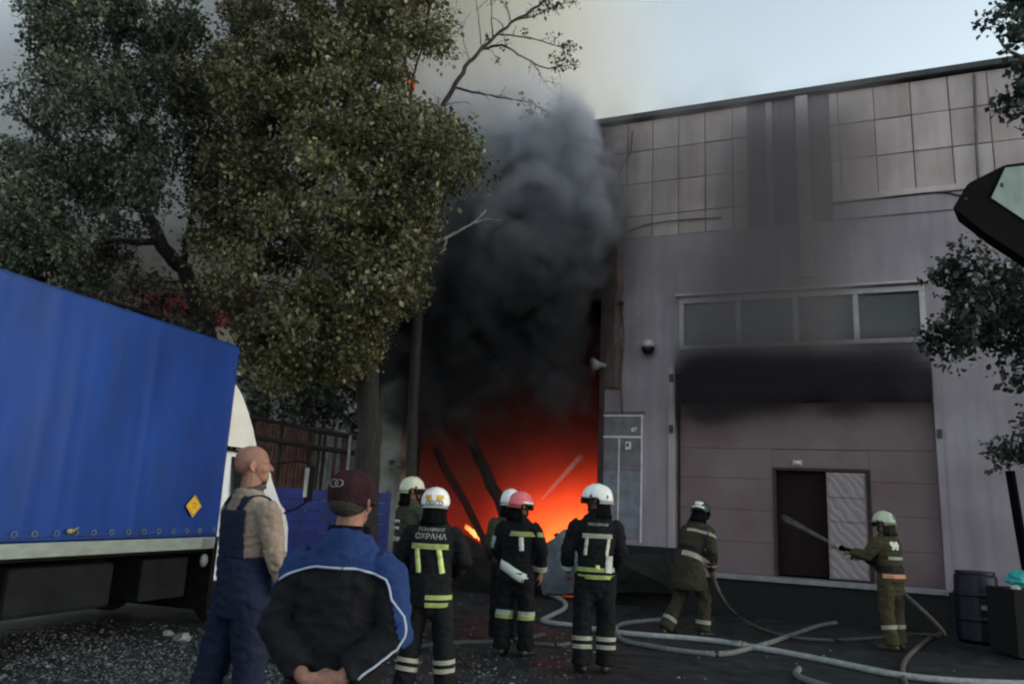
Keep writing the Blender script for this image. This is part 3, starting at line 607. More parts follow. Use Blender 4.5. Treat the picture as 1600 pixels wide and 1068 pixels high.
o = link('trunk', fin(w.bm), M_BARK, lt, smooth=True); o.matrix_parent_inverse = Matrix.Translation(-lb_)
a_ = [c for c in cl]; cr = leaves(a_ + edge, [random.uniform(.25, .55) for _ in a_] + [.16] * len(edge), [random.randint(210, 400) for _ in a_] + [40] * len(edge), .068, LEAF_B, parent=lt); cr.matrix_parent_inverse = Matrix.Translation(-lb_)
# reddish shrubby tree low behind truck
sb = P(250, 560, 16.5); sb.z = 0
st = empty('reddish_tree', sb, label='small tree with dull red leaves showing just above the truck box', cat='tree')
w = Wood(); w.limb([sb, P(252, 560, 16.5), P(250, 470, 16.5)], .08, .03, 7)
cl = clumps([(150, 440), (340, 440), (345, 530), (160, 500)], 16.5, .4, 26)
for c in cl: w.attach(c)
o = link('trunk', fin(w.bm), M_BARK, st, smooth=True); o.matrix_parent_inverse = Matrix.Translation(-sb)
o = leaves(cl, [.35] * len(cl), [70] * len(cl), .09, LEAF_M, parent=st); o.matrix_parent_inverse = Matrix.Translation(-sb)
# undergrowth behind fence
hb = P(480, 760, 20); hb.z = 0
hd = empty('dark_shrub', hb, label='mass of dark shrubs behind the blue fence and pipe rails', cat='shrub')
cl = clumps([(370, 540), (600, 540), (600, 790), (370, 790)], 20.5, .8, 110)
w = Wood(); w.limb([hb, hb + Vector((0, 0, 2))], .06, .04)
for c in cl[:30]: w.attach(c)
o = link('stem', fin(w.bm), M_BARK, hd); o.matrix_parent_inverse = Matrix.Translation(-hb)
o = leaves(cl, [.55] * len(cl), [110] * len(cl), .12, LEAF_B, parent=hd); o.matrix_parent_inverse = Matrix.Translation(-hb)
# far trees left, below the sky
fb_ = P(-20, 700, 30); fb_.z = 0
ft = empty('distant_tree', fb_, label='far hazy green tree at the left edge above the truck', cat='tree')
w = Wood(); w.limb([fb_, P(-10, 300, 30)], .25, .1); cl = clumps([(-120, 240), (60, 225), (110, 330), (110, 470), (-120, 470)], 30, 1, 60)
for c in cl: w.attach(c, .03)
o = link('trunk', fin(w.bm), M_BARK, ft, smooth=True); o.matrix_parent_inverse = Matrix.Translation(-fb_)
o = leaves(cl, [1.1] * len(cl), [240] * len(cl), .2, LEAF_B, parent=ft); o.matrix_parent_inverse = Matrix.Translation(-fb_)
# right hand tree: trunk outside the frame, branches reach in
rb = Vector((6.9, 7.6, 0))
rt = empty('right_tree', rb, label='dark leafy branches reaching in from a tree at the right edge', cat='tree')
w = Wood(); w.limb([rb, rb + Vector((0, .1, 2)), rb + Vector((.1, 0, 4.5)), rb + Vector((0, .2, 7.5))], .16, .06, 10, .02)
w.limb([rb + Vector((0, .1, 2.6)), P(1600, 540, 8.0), P(1530, 520, 8.2), P(1480, 510, 8.2)], .05, .015, 6)
w.limb([rb + Vector((.1, 0, 3.4)), P(1610, 430, 8.0), P(1540, 430, 8.2), P(1485, 425, 8.3)], .05, .012, 6)
w.limb([rb + Vector((0, .1, 4.4)), P(1640, 150, 8.0), P(1590, 90, 8.0), P(1560, 60, 8.1)], .05, .012, 6)
w.limb([rb + Vector((0, .1, 1.5)), P(1620, 690, 8.6), P(1575, 700, 8.8), P(1535, 710, 8.9)], .03, .01, 6)
cl = clumps([(1480, 420), (1520, 400), (1570, 420), (1640, 420), (1640, 590), (1580, 560), (1520, 550), (1475, 530), (1465, 480)], 8.2, .35, 54) + clumps([(1552, -40), (1650, -40), (1650, 190), (1575, 180), (1560, 150), (1590, 80), (1560, 40)], 8.0, .3, 30) + clumps([(1540, 700), (1590, 650), (1640, 640), (1640, 730), (1560, 715)], 8.8, .2, 9) + [P(x, y, 8.2) for x, y in ((1478, 412), (1470, 430), (1462, 520), (1465, 545), (1530, 380), (1500, 408), (1450, 520), (1590, 590), (1500, 555))]
for c in cl: w.attach(c, .006)
o = link('trunk', fin(w.bm), M_BARK, rt, smooth=True); o.matrix_parent_inverse = Matrix.Translation(-rb)
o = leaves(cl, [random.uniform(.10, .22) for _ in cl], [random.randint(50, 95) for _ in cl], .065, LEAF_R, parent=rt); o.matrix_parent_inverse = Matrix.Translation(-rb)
# ------------------------------------------------------------------ right edge: lamp housing, leaning post, drum, bag
M_BLK = mat('black_housing', (.003, .003, .004), .8, spec=.03); M_MINT = mat('pale_green_lamp_glass', (.085, .15, .135), .4, var=.35, scale=5)
hl = empty('floodlight', P(1560, 330, 6.0), label='black angular floodlight housing with pale mint glass jutting in at the right edge', cat='floodlight')
def PH(px, py, Y): return P(px, py, Y) - hl.location
front = [(1488, 326), (1512, 286), (1570, 257), (1700, 240), (1760, 420), (1700, 480), (1600, 405), (1540, 366)]
bm = bmesh.new(); A = [bm.verts.new(PH(x, y, 6.0 + (x - 1488) * .0012)) for x, y in front]; Bk = [bm.verts.new(PH(x, y, 6.0 + (x - 1488) * .0012) + Vector((.34, .5, .10))) for x, y in front]
n_ = len(A); bm.faces.new(A); bm.faces.new(Bk[::-1])
for i in range(n_): bm.faces.new((A[i], Bk[i], Bk[(i + 1) % n_], A[(i + 1) % n_]))
bmesh.ops.recalc_face_normals(bm, faces=bm.faces); bmesh.ops.bevel(bm, geom=bm.edges[:], offset=.012, segments=2, affect='EDGES'); link('housing', fin(bm), M_BLK, hl)
gl_ = [(1571, 262), (1700, 248), (1740, 400), (1690, 405), (1600, 343), (1549, 309)]
bm = bmesh.new(); A = [bm.verts.new(PH(x, y, 5.985 + (x - 1488) * .0012)) for x, y in gl_]; Bk = [bm.verts.new(v.co + Vector((.0, .05, 0))) for v in A]; n_ = len(A); bm.faces.new(A); bm.faces.new(Bk[::-1])
for i in range(n_): bm.faces.new((A[i], Bk[i], Bk[(i + 1) % n_], A[(i + 1) % n_]))
bmesh.ops.recalc_face_normals(bm, faces=bm.faces); link('lamp_glass', fin(bm), M_MINT, hl)
bm = bmesh.new(); ell(bm, PH(1566, 289, 5.97), (.018, .012, .022)); ell(bm, PH(1509, 311, 5.99), (.010, .01, .010)); link('bolt', fin(bm), M_TRIM, hl)
bm = bmesh.new(); tube(bm, [PH(1720, 330, 6.3), PH(1760, 360, 6.6), Vector((1.35, .8, -4.2)) + Vector((0, 0, 0))], [.04, .05, .06], 10); link('pole', fin(bm), M_BLK, hl)
a, b_ = P(1578, 735, 11.5), P(1606, 905, 11.5); bm = bmesh.new(); tube(bm, [a, (a + b_) / 2, b_ + Vector((.05, 0, -.5))], [(.075, .05)] * 3, 4); link('leaning_post', fin(bm), M_BLK, label='black leaning post against the wall at the right edge', cat='post')
dr = empty('plastic_drum', (7.0, 11.75, 0), label='dark blue plastic drum on the ground right of the gate', cat='drum')
M_DR = mat('dark_blue_plastic', (.004, .005, .018), .45); bm = bmesh.new(); tube(bm, [(0, 0, z) for z in (0, .03, .28, .3, .33, .35, .62, .64, .67, .69, .90, .94)], [.27, .29, .29, .305, .305, .29, .29, .305, .305, .29, .28, .25], 28); link('body', fin(bm), M_DR, dr, smooth=False)
bm = bmesh.new(); tube(bm, [(0, 0, .94), (0, 0, .975)], [.262, .262], 28); link('lid', fin(bm), M_DR, dr); boxobj('label_plate', (-.12, -.302, .46), (.12, -.285, .52), mat('grey_label', (.16, .16, .18), .6), dr)
bg_ = empty('rubbish_bag', P(1596, 905, 10.6), label='bright teal rubbish bag tied at the right edge by the dark post', cat='bag')
def blob(name, r, m, parent, seed, amp=.35, fr=3, loc=(0, 0, 0)):
    bm = bmesh.new(); bmesh.ops.create_icosphere(bm, subdivisions=4, radius=1)
    for v in bm.verts:
        k = 1 + amp * noise.noise(v.co * fr + Vector((seed, 0, 0))) + amp * .4 * abs(noise.noise(v.co * fr * 3 + Vector((0, seed, 0)))); v.co = Vector((v.co.x * r[0], v.co.y * r[1], v.co.z * r[2])) * k + Vector(loc)
    return link(name, fin(bm), m, parent, smooth=True)
blob('bag_body', (.17, .14, .11), mat('teal_plastic', (.04, .38, .40), .35), bg_, 3); blob('bag_knot', (.06, .05, .05), mat('pale_plastic', (.5, .55, .5), .4), bg_, 5, loc=(-.10, -.03, -.11))
cz = P(1596, 905, 10.6).z - .12
bx = boxobj('dark_crate', (P(1600, 905, 10.6).x - .28, 10.4, 0), (P(1600, 905, 10.6).x + .7, 11.0, cz), mat('dark_crate_board', (.006, .005, .006), .9), label='dark crate under the teal bag at the right edge', cat='crate')
# ------------------------------------------------------------------ truck (local x = to its right, y = forward)
T0 = P(335, 838, 9.5); T0.z = 0; TA = R(18.5)
trk = empty('box_truck', T0, -TA, label='blue tarpaulin box truck with a white cab parked at the left', cat='truck')
TMX = Matrix.Translation(T0) @ Matrix.Rotation(-TA, 4, 'Z'); TMI = TMX.inverted()
BZ0, BZ1, BL, BW = 1.09, 3.40, -6.4, -2.35
M_TARP = mat('blue_tarpaulin', (.006, .040, .215), .5, var=.2, scale=1.0, bump=.25, bscale=3, spec=.3, stretch=(1, 1.6, .8), dirt=(.010, .036, .14), dirt_scale=1.2, dirt_lo=.5, dirt_hi=.75)
M_RAIL = mat('grey_aluminium_rail', (.24, .27, .25), .6, .1, var=.15, stretch=(1, 1, 3)); M_CH = mat('black_chassis', (.006, .006, .006), .85, var=.5, spec=.15); M_WHITE = mat('white_cab_paint', (.80, .81, .82), .3, var=.06); M_TY = mat('tyre_rubber', (.015, .015, .015), .85)
bm = bmesh.new(); ny, nz = 120, 26
def tarp(y, z):
    d = .005 * math.sin(y * 5.2) * (1 - abs(z - 2.2) / 1.6) + .012 * noise.noise(Vector((y * 1.1, z * .5, 0))) + .006 * noise.noise(Vector((y * 9, z * .9, 2))); 
    ribs = min(abs((y + .02) % 1.28), 1.28 - (y + .02) % 1.28); d += .007 * math.exp(-(ribs / .05) ** 2); return d
g = [[bm.verts.new((tarp(BL + (0 - BL) * i / ny, BZ0 + (BZ1 - BZ0) * j / nz) * (1 if 0 < j < nz else .2), BL - BL * i / ny, BZ0 + (BZ1 - BZ0) * j / nz - (.02 if j == nz else 0))) for j in range(nz + 1)] for i in range(ny + 1)]
for i in range(ny):
    for j in range(nz): bm.faces.new((g[i][j], g[i + 1][j], g[i + 1][j + 1], g[i][j + 1]))
link('tarpaulin_side', fin(bm), M_TARP, trk, smooth=True)
boxobj('cargo_box', (BW, BL, BZ0 - .02), (-.035, -.01, BZ1 - .02), M_TARP, trk, bev=.02)
bm = bmesh.new()
for i in range(60): pass
boxb(bm, (BW, BL, BZ1 - .018), (-.01, .0, BZ1 + .005)); bmesh.ops.bevel(bm, geom=bm.edges[:], offset=.01, segments=2, affect='EDGES'); link('roof_sheet', fin(bm), M_TARP, trk)
boxobj('front_post', (-.05, -.004, BZ0 - .1), (.012, .03, BZ1 - .02), M_TARP, trk, bev=.008)
boxobj('side_rail', (-.03, BL, .94), (.03, -.02, 1.07), M_RAIL, trk, bev=.006); boxobj('rail_end', (.031, -.24, .955), (.036, -.06, 1.055), mat('grey_rail_end', (.16, .18, .17), .6), trk)
boxobj('floor_frame', (BW, BL, .90), (-.05, -.02, 1.06), M_CH, trk)
M_RING = mat('dull_ring', (.12, .14, .18), .5)
for i in range(14):
    px_ = (22, 54, 88, 118, 146, 174, 200, 224, 247, 270, 291, 311, 333)[i] if i < 13 else None
    if px_ is None: continue
    d_ = TMI.to_3x3() @ ray(px_, 828); o_ = TMI @ CO; q = o_ + d_ * ((.02 - o_.x) / d_.x)
    bm = bmesh.new(); pts = [Vector((.03, q.y + .026 * math.cos(t), 1.15 + .026 * math.sin(t))) for t in np.linspace(0, 2 * math.pi, 13)]; tube(bm, pts, [.006] * 13, 6, ref=Vector((1, 0, 0)), cap=False); o = link('tarp_ring', fin(bm), M_RING, trk, smooth=True)
bm = bmesh.new(); tube(bm, [(.026, BL, 1.135), (.03, BL / 2, 1.13), (.026, -.02, 1.135)], [.007] * 3, 6); link('tarp_cord', fin(bm), mat('dark_cord', (.03, .05, .12), .8), trk)
# hazard diamond
def side(px, py, x=.03):
    d_ = TMI.to_3x3() @ ray(px, py); o_ = TMI @ CO; return o_ + d_ * ((x - o_.x) / d_.x)
c = side(302, 790); bm = bmesh.new(); q = [bm.verts.new((.034, c.y + a * .125, c.z + b_ * .125)) for a, b_ in ((0, 1), (1, 0), (0, -1), (-1, 0))]; f0 = bm.faces.new(q); r_ = bmesh.ops.extrude_face_region(bm, geom=[f0]); [setattr(v.co, 'x', .040) for v in r_['geom'] if isinstance(v, bmesh.types.BMVert)]
M_YEL = mat('yellow_placard', (.72, .42, .03), .5, var=.1); pl = link('hazard_placard', fin(bm), M_YEL, trk); pl.data.flip_normals()
bm = bmesh.new()
for a0 in range(4):
    t0, t1 = a0 * math.pi / 2, (a0 + 1) * math.pi / 2; p0_, p1_ = [Vector((.042, c.y + math.sin(t) * .105, c.z + math.cos(t) * .105)) for t in (t0, t1)]; tube(bm, [p0_, p1_], [.003] * 2, 4)
tube(bm, [(.042, c.y - .03, c.z + .02), (.042, c.y, c.z + .045), (.042, c.y + .03, c.z + .01)], [.006] * 3, 5); tube(bm, [(.042, c.y - .03, c.z - .01), (.042, c.y + .03, c.z - .02)], [.006] * 2, 5)
link('placard_mark', fin(bm), mat('brown_print', (.30, .16, .03), .6), pl)
c = side(108, 829); bm = bmesh.new(); ell(bm, (.045, c.y, c.z), (.01, .038, .022), seg=10); tube(bm, [(.045, c.y + .02, c.z), (.05, c.y + .085, c.z + .035)], [.009, .004], 5); link('yellow_tag', fin(bm), mat('dull_yellow_tag', (.36, .32, .04), .6), trk)
# undercarriage
boxobj('chassis_rail', (-.75, BL, .62), (-.62, 1.2, .82), M_CH, trk); boxobj('chassis_rail', (-1.75, BL, .62), (-1.62, 1.2, .82), M_CH, trk)
M_TB = mat('grey_side_box', (.009, .010, .011), .8, var=.4, scale=4, spec=.15)
boxobj('fuel_tank', (-.55, -2.55, .40), (-.10, -1.35, .84), M_TB, trk, bev=.04); boxobj('tool_box', (-.6, -6.2, .38), (-.12, -5.4, .8), M_TB, trk, bev=.02)
for (xx, yy) in ((-.28, -4.0), (-.30, .62), (-2.05, -4.0), (-2.05, .62)):
    for off in ((0, -.26) if yy < 0 else (0,)):
        bm = bmesh.new(); tube(bm, [(xx + off - .11, yy, .42), (xx + off - .09, yy, .42), (xx + off + .09, yy, .42), (xx + off + .11, yy, .42)], [.36, .42, .42, .36], 28, ref=Vector((0, 1, 0)))
        wh = link('wheel', fin(bm), M_TY, trk, smooth=False); bm = bmesh.new(); tube(bm, [(xx + off + .1, yy, .42), (xx + off + .125, yy, .42)], [.22, .16], 20, ref=Vector((0, 1, 0))); link('rim', fin(bm), mat('dull_rim', (.10, .10, .10), .6), wh)
boxobj('mudguard', (-.5, -4.7, .28), (-.05, -4.68, .85), M_CH, trk); boxobj('mudguard', (-.5, -3.35, .5), (-.05, -3.32, .85), M_CH, trk)
boxobj('crossbar', (-2.2, -5.2, .36), (-.1, -5.1, .46), mat('dusty_bar', (.07, .065, .06), .8), trk, bev=.01); boxobj('bracket', (-.35, -4.95, .28), (-.2, -4.6, .44), mat('dusty_bracket', (.10, .095, .09), .8), trk, bev=.01)
bm = bmesh.new(); ell(bm, (-.03, -.10, .80), (.035, .06, .075)); link('side_lamp', fin(bm), mat('pale_lamp_cover', (.16, .17, .16), .4), trk, smooth=True)
boxobj('added_light_blocker', (BW - .02, BL, .12), (BW + .02, 1.2, .92), M_CH, trk); boxobj('added_shade_sheet', (-2.2, .04, .22), (-.03, .115, 1.07), M_CH, trk); boxobj('battery_box', (-.55, -.95, .40), (-.12, -.25, .84), M_TB, trk, bev=.02)  # added black sheets: far side blocks light under truck, cab back imitates shade
for yy in (-4.0, .62): bm = bmesh.new(); tube(bm, [(-2.0, yy, .42), (-.3, yy, .42)], [.07, .07], 10, ref=Vector((0, 1, 0))); link('axle', fin(bm), M_CH, trk)
# cab: side profile extruded across
prof = [(.12, .55), (.12, 2.10), (.35, 2.14), (.95, 2.12), (1.10, 2.02), (1.28, 1.62), (1.42, 1.40), (1.58, 1.18), (1.62, .85), (1.60, .55)]
bm = bmesh.new(); xs_ = (-.02, -.12, -2.1, -2.2); rings = []
for k, xx in enumerate(xs_): rings.append([bm.verts.new((xx - (.10 if z > 1.5 and k in (0,) else 0) + (.10 if z > 1.5 and k == 3 else 0), y, z)) for y, z in (prof if k in (1, 2) else [(max(.13, y * .97 + .02), z * .985 + .01) for y, z in prof])])
for A, Bq in zip(rings, rings[1:]):
    for i in range(len(prof)): bm.faces.new((A[i], A[(i + 1) % len(prof)], Bq[(i + 1) % len(prof)], Bq[i]))
bm.faces.new(rings[0]); bm.faces.new(rings[-1][::-1]); bmesh.ops.recalc_face_normals(bm, faces=bm.faces); bmesh.ops.bevel(bm, geom=[e for e in bm.edges if e.calc_face_angle(0) > .5], offset=.02, segments=2, affect='EDGES')
link('cab_body', fin(bm), M_WHITE, trk)
def sidepoly(name, pts, x0, x1, m, parent):
    bm = bmesh.new(); A = [bm.verts.new((x0 - (.09 if z > 1.5 else 0), y, z)) for y, z in pts]; Bq = [bm.verts.new((x1 - (.09 if z > 1.5 else 0), y, z)) for y, z in pts]; n_ = len(A); bm.faces.new(A); bm.faces.new(Bq[::-1])
    for i in range(n_): bm.faces.new((A[i], Bq[i], Bq[(i + 1) % n_], A[(i + 1) % n_]))
    bmesh.ops.recalc_face_normals(bm, faces=bm.faces); return link(name, fin(bm), m, parent)
door = sidepoly('door', [(.28, .62), (.28, 1.46), (1.36, 1.42), (1.50, 1.15), (1.50, .62)], -.03, .004, M_WHITE, trk)
sidepoly('side_window', [(.28, 1.50), (.28, 2.04), (.92, 2.04), (1.02, 1.94), (1.22, 1.52)], -.03, .000, mat('dark_cab_glass', (.012, .014, .016), .15), trk)
boxobj('handle', (.004, .36, 1.30), (.03, .52, 1.34), M_CH, door, bev=.005)
boxobj('door_seam', (.005, .272, .6), (.008, .280, 1.46), M_CH, door); boxobj('roof_gutter', (-.14, .14, 2.10), (-.07, 1.0, 2.125), M_CH, trk)
# roof deflector
bm = bmesh.new(); pr = [(.10, 2.16), (.10, 2.95), (.16, 2.93), (.30, 2.82), (.45, 2.64), (.60, 2.42), (.72, 2.2), (.74, 2.16)]; rings = []
for xx, sc_ in ((-.08, 1), (-.3, 1.03), (-1.1, 1.06), (-1.9, 1.03), (-2.12, 1)): rings.append([bm.verts.new((xx, .10 + (y - .10) * sc_, 2.16 + (z - 2.16) * sc_)) for y, z in pr])
for A, Bq in zip(rings, rings[1:]):
    for i in range(len(pr)): bm.faces.new((A[i], A[(i + 1) % len(pr)], Bq[(i + 1) % len(pr)], Bq[i]))
bm.faces.new(rings[0]); bm.faces.new(rings[-1][::-1]); bmesh.ops.recalc_face_normals(bm, faces=bm.faces); link('roof_deflector', fin(bm), mat('cream_deflector', (.82, .79, .72), .35, var=.06), trk)
for yy in (.18, .30): boxobj('bracket', (-.13, yy, 2.11), (-.09, yy + .03, 2.22), M_CH, trk)
# mirror
mr_ = boxobj('mirror', (.20, 1.50, 1.52), (.23, 1.68, 2.02), M_CH, trk, bev=.01); boxobj('mirror_glass', (.19, 1.495, 1.58), (.232, 1.53, 1.98), mat('mirror_face', (.5, .52, .52), .2, .6), mr_)
bm = bmesh.new(); tube(bm, [(-.05, 1.12, 2.0), (.1, 1.4, 2.06), (.215, 1.58, 2.04)], [.014] * 3, 6); link('mirror_arm', fin(bm), M_CH, mr_)
bm = bmesh.new(); tube(bm, [(.0, 1.36, 1.35), (.1, 1.5, 1.42), (.215, 1.58, 1.52)], [.014] * 3, 6); link('mirror_arm', fin(bm), M_CH, mr_)
boxobj('bumper', (-2.15, 1.56, .45), (-.05, 1.70, .75), M_CH, trk, bev=.02)
boxobj('headlight', (-.45, 1.60, .82), (-.12, 1.66, .98), mat('headlamp_glass', (.5, .5, .48), .2), trk, bev=.01)
# ------------------------------------------------------------------ people
WS = bpy.data.scenes.new('workshop')     # an empty side scene so that shaping one figure does not re-evaluate everything else
WO = bpy.data.objects.new('clay', bpy.data.meshes.new('clay')); WS.collection.objects.link(WO)
_m = WO.modifiers.new('r', 'REMESH'); _m.mode = 'VOXEL'; _m.use_smooth_shade = True; _m = WO.modifiers.new('s', 'SMOOTH'); _m.factor = .5
def remesh(bm, voxel, smooth=4, fold=None, name='m'):
    me = fin(bm); o = WO
    if o.data != me: o.data = me
    md = o.modifiers['r']; md.voxel_size = voxel; ms = o.modifiers['s']; ms.iterations = smooth; o.update_tag()
    WS.view_layers[0].update(); dg = WS.view_layers[0].depsgraph; dg.update(); out = bpy.data.meshes.new_from_object(o.evaluated_get(dg))
    if fold:
        amp, fr, sd = fold
        nv = len(out.vertices); co = np.empty(nv * 3, np.float32); no = np.empty(nv * 3, np.float32); out.vertices.foreach_get('co', co); out.vertices.foreach_get('normal', no); co = co.reshape(-1, 3); no = no.reshape(-1, 3)
        for q_ in range(nv):
            c = Vector(co[q_]); n = noise.noise(Vector((c.x * fr, c.y * fr, c.z * fr * 1.7 + sd))) + .5 * noise.noise(Vector((c.x * fr * 2.3 + sd, c.y * fr * 2.3, c.z * fr * 3.2)))
            n = 1 - abs(n) * 2.2
            co[q_] += no[q_] * (amp * n)
        out.vertices.foreach_set('co', co.ravel()); out.update()
    return out
SKIN = mat('weathered_skin', (.27, .135, .10), .6, var=.22, scale=22, bump=.35, bscale=160, spec=.35, dirt=(.20, .085, .065), dirt_scale=11, dirt_lo=.48, dirt_hi=.7)
M_EYE = mat('eye_white', (.30, .27, .25), .4)
M_GLOVE = mat('dark_glove', (.03, .03, .03), .8, var=.4)
M_BOOT = mat('black_boot', (.012, .012, .012), .5, var=.3)
def cloth(name, c, var=.3, sc_=7): return mat(name, c, .9, var=var, scale=sc_, bump=.35, bscale=60, spec=.2, dirt=tuple(x_ * .6 + .006 for x_ in c), dirt_scale=3.5, dirt_lo=.5, dirt_hi=.72)
M_NAVYC = cloth('navy_turnout_cloth', (.007, .008, .010)); M_OLIVE = cloth('olive_turnout_cloth', (.060, .050, .028)); M_OLIVED = cloth('dark_olive_turnout_cloth', (.040, .035, .022)); M_OLIVE2 = cloth('grey_green_turnout_cloth', (.055, .056, .040))
M_STRIPE = mat('yellow_green_reflective', (.58, .66, .22), .45, var=.12); M_STRIPEW = mat('pale_reflective', (.66, .72, .66), .4, var=.12); M_STRIPEC = mat('cream_reflective', (.62, .60, .48), .45, var=.12)
M_STRIPEO = mat('orange_light_tinted_reflective', (1.0, .50, .34), .4, var=.1); M_HW = mat('white_helmet_shell', (.84, .83, .82), .35, var=.06, dirt=(.35, .33, .30), dirt_scale=9, dirt_lo=.58, dirt_hi=.8)  # orange belt stripe colour includes the red light it reflects
M_HG = mat('pale_green_helmet_shell', (.50, .56, .40), .35, var=.12); M_HY = mat('pale_yellow_helmet_shell', (.62, .62, .46), .35, var=.1); M_HP = mat('pink_lit_helmet_shell', (.75, .16, .18), .35, var=.1)  # pink helmet shell colour includes the reddish light falling on it
M_BLACK = mat('black_trim', (.012, .012, .012), .6)
V3 = Vector
class Fig:
    def __init__(s, loc, yaw, h=1.78, lean=0, twist=0, side=0, label='', group=None):
        s.k = h / 1.78; s.lean, s.twist, s.side = R(lean), R(twist), R(side)
        s.root = empty('person', loc, yaw, label=label, cat='person', group=group)
        s.RU = Euler((-s.lean, s.side, s.twist)).to_matrix(); s.piv = V3((0, 0, .95))
    def U(s, p, f=1.0):            # upper body transform
        p = V3(p); q = s.RU @ (p - s.piv) + s.piv
        return (p.lerp(q, f)) * s.k
    def S(s, p): return V3(p) * s.k
    def obj(s, name, bm_or_me, m, smooth=True, parent=None):
        me = fin(bm_or_me) if isinstance(bm_or_me, bmesh.types.BMesh) else bm_or_me
        return link(name, me, m, parent or s.root, smooth=smooth)
def torso_pts(f, st):
    P_, R_ = [], []
    for z, a, b_, yo in st:
        fr = min(1, max(0, (z - .80) / .22)); P_.append(f.U((0, yo, z), fr)); R_.append((a * f.k, b_ * f.k))
    return P_, R_
def head_frame(f, yaw=0, pitch=0, tilt=0):
    base = f.U((0, .0, 1.53)); return Matrix.Translation(base) @ (f.RU.to_4x4() if False else Euler((-f.lean * .5, f.side * .4, f.twist * .6)).to_matrix().to_4x4()) @ Euler((R(pitch), R(tilt), R(yaw)), 'XYZ').to_matrix().to_4x4() @ Matrix.Scale(f.k, 4)
def add_head(bm, M, seg=24):
    """chin to crown about .25; origin at the base of the neck"""
    def E(c, r, rot=None):
        b2 = bmesh.new(); ell(b2, c, r, rot, seg); me = fin(b2); me.transform(M); bm.from_mesh(me); bpy.data.meshes.remove(me)
    def T(pts, rr, n=12, ref=V3((1, 0, 0)), rc=True):
        b2 = bmesh.new(); tube(b2, pts, rr, n, ref=ref, round_cap=rc); me = fin(b2); me.transform(M); bm.from_mesh(me); bpy.data.meshes.remove(me)
    T([(0, -.012, -.08), (0, -.008, .0), (0, .002, .06), (0, .0, .12)], [(.075, .062), (.060, .058), (.056, .058), (.05, .05)])
    E((0, -.004, .165), (.077, .098, .083)); E((0, -.03, .135), (.070, .072, .065))
    E((0, .038, .118), (.062, .060, .085)); E((0, .052, .062), (.046, .044, .034)); E((0, .075, .048), (.024, .022, .018))
    T([(0, .088, .140), (0, .103, .120), (0, .112, .103)], [.010, .013, .014], 8); E((.012, .098, .101), (.009, .012, .008)); E((-.012, .098, .101), (.009, .012, .008))
    T([(-.048, .070, .149), (-.02, .089, .151), (.02, .089, .151), (.048, .070, .149)], [.010, .011, .011, .010], 8, ref=V3((0, 0, 1)))
    E((0, .090, .078), (.024, .010, .006)); E((0, .087, .067), (.022, .010, .007)); E((-.045, .06, .105), (.018, .022, .02)); E((.045, .06, .105), (.018, .022, .02))
    for sx in (-1, 1):
        T([(sx * .080, -.002, .092), (sx * .089, -.012, .106), (sx * .094, -.020, .128), (sx * .088, -.012, .147), (sx * .080, .004, .150)], [.006, .007, .008, .007, .005], 8, ref=V3((0, 1, 0)))
        E((sx * .080, -.004, .12), (.008, .018, .026)); E((sx * .082, .004, .095), (.007, .008, .009))
def eyes(f, M):
    for sx in (-1, 1):
        b2 = bmesh.new(); ell(b2, (sx * .032, .082, .127), (.011, .010, .0055), seg=12); me = fin(b2); me.transform(M); e = f.obj('eye', me, M_EYE)
        b2 = bmesh.new(); ell(b2, (sx * .033, .0905, .127), (.0045, .003, .0045), seg=8); me = fin(b2); me.transform(M); f.obj('iris', me, M_BLACK, parent=e)
def add_hand(bm, w, d, pn, side, k=1.0, curl=25, fat=1.0, spread=1.0):
    """w wrist, d towards the fingers, pn palm normal (the way the palm faces), side +1 thumb towards d x pn"""
    w, d, pn = V3(w), V3(d).normalized(), V3(pn); pn = (pn - d * pn.dot(d)).normalized(); t = d.cross(pn).normalized() * side
    def q(a, b_, c): return w + (d * a + t * b_ + pn * c) * k
    tube(bm, [q(-.03, 0, 0), q(.0, 0, 0), q(.03, .002, 0), q(.065, .0, .002), q(.092, 0, .004)], [(.027 * k * fat, .02 * k * fat), (.030 * k * fat, .020 * k * fat), (.040 * k * fat, .017 * k * fat), (.043 * k * fat, .014 * k * fat), (.040 * k * fat, .010 * k * fat)], 12, ref=t, round_cap=True)
    for (b_, ln, cm, a0) in ((.031, .072, .9, .088), (.0105, .082, 1, .094), (-.0105, .076, 1.08, .091), (-.031, .058, 1.2, .083)):
        p = V3((a0 - .015, b_ , .002)); ang = 0; pts = [p.copy()]; fr_ = V3((1, b_ * 2.2 * spread, 0)); yy = b_ * 2.0 * spread
        for seg, fl in ((.5, .55), (.3, 1.0), (.2, .9)):
            ang += R(curl) * cm * fl; p = p + V3((math.cos(ang), yy * .8, math.sin(ang))) * ln * seg * (1.15 if seg == .5 else 1); pts.append(p.copy())
        tube(bm, [q(*x_) for x_ in pts], [.0092 * k * fat, .0088 * k * fat, .0082 * k * fat, .0070 * k * fat], 8, ref=t, round_cap=True)
    c_ = curl / 60
    tube(bm, [q(.018, .026, .004), q(.045, .048 , .014 + .01 * c_), q(.068, .056 - .012 * c_, .022 + .02 * c_), q(.088, .056 - .026 * c_, .028 + .028 * c_)], [.0125 * k * fat, .0115 * k * fat, .0100 * k * fat, .0082 * k * fat], 8, ref=pn, round_cap=True)
def arm_joints(f, sx, el, wr, sh=(.185, 0, 1.43)):
    return f.U((sx * sh[0], sh[1], sh[2])), f.U(el), f.U(wr)
def legs(f, feet, knees, hips=((-.095, 0, .93), (.095, 0, .93))):
    return [(f.S(h), f.S(k_), f.S(a)) for h, k_, a in zip(hips, knees, feet)]
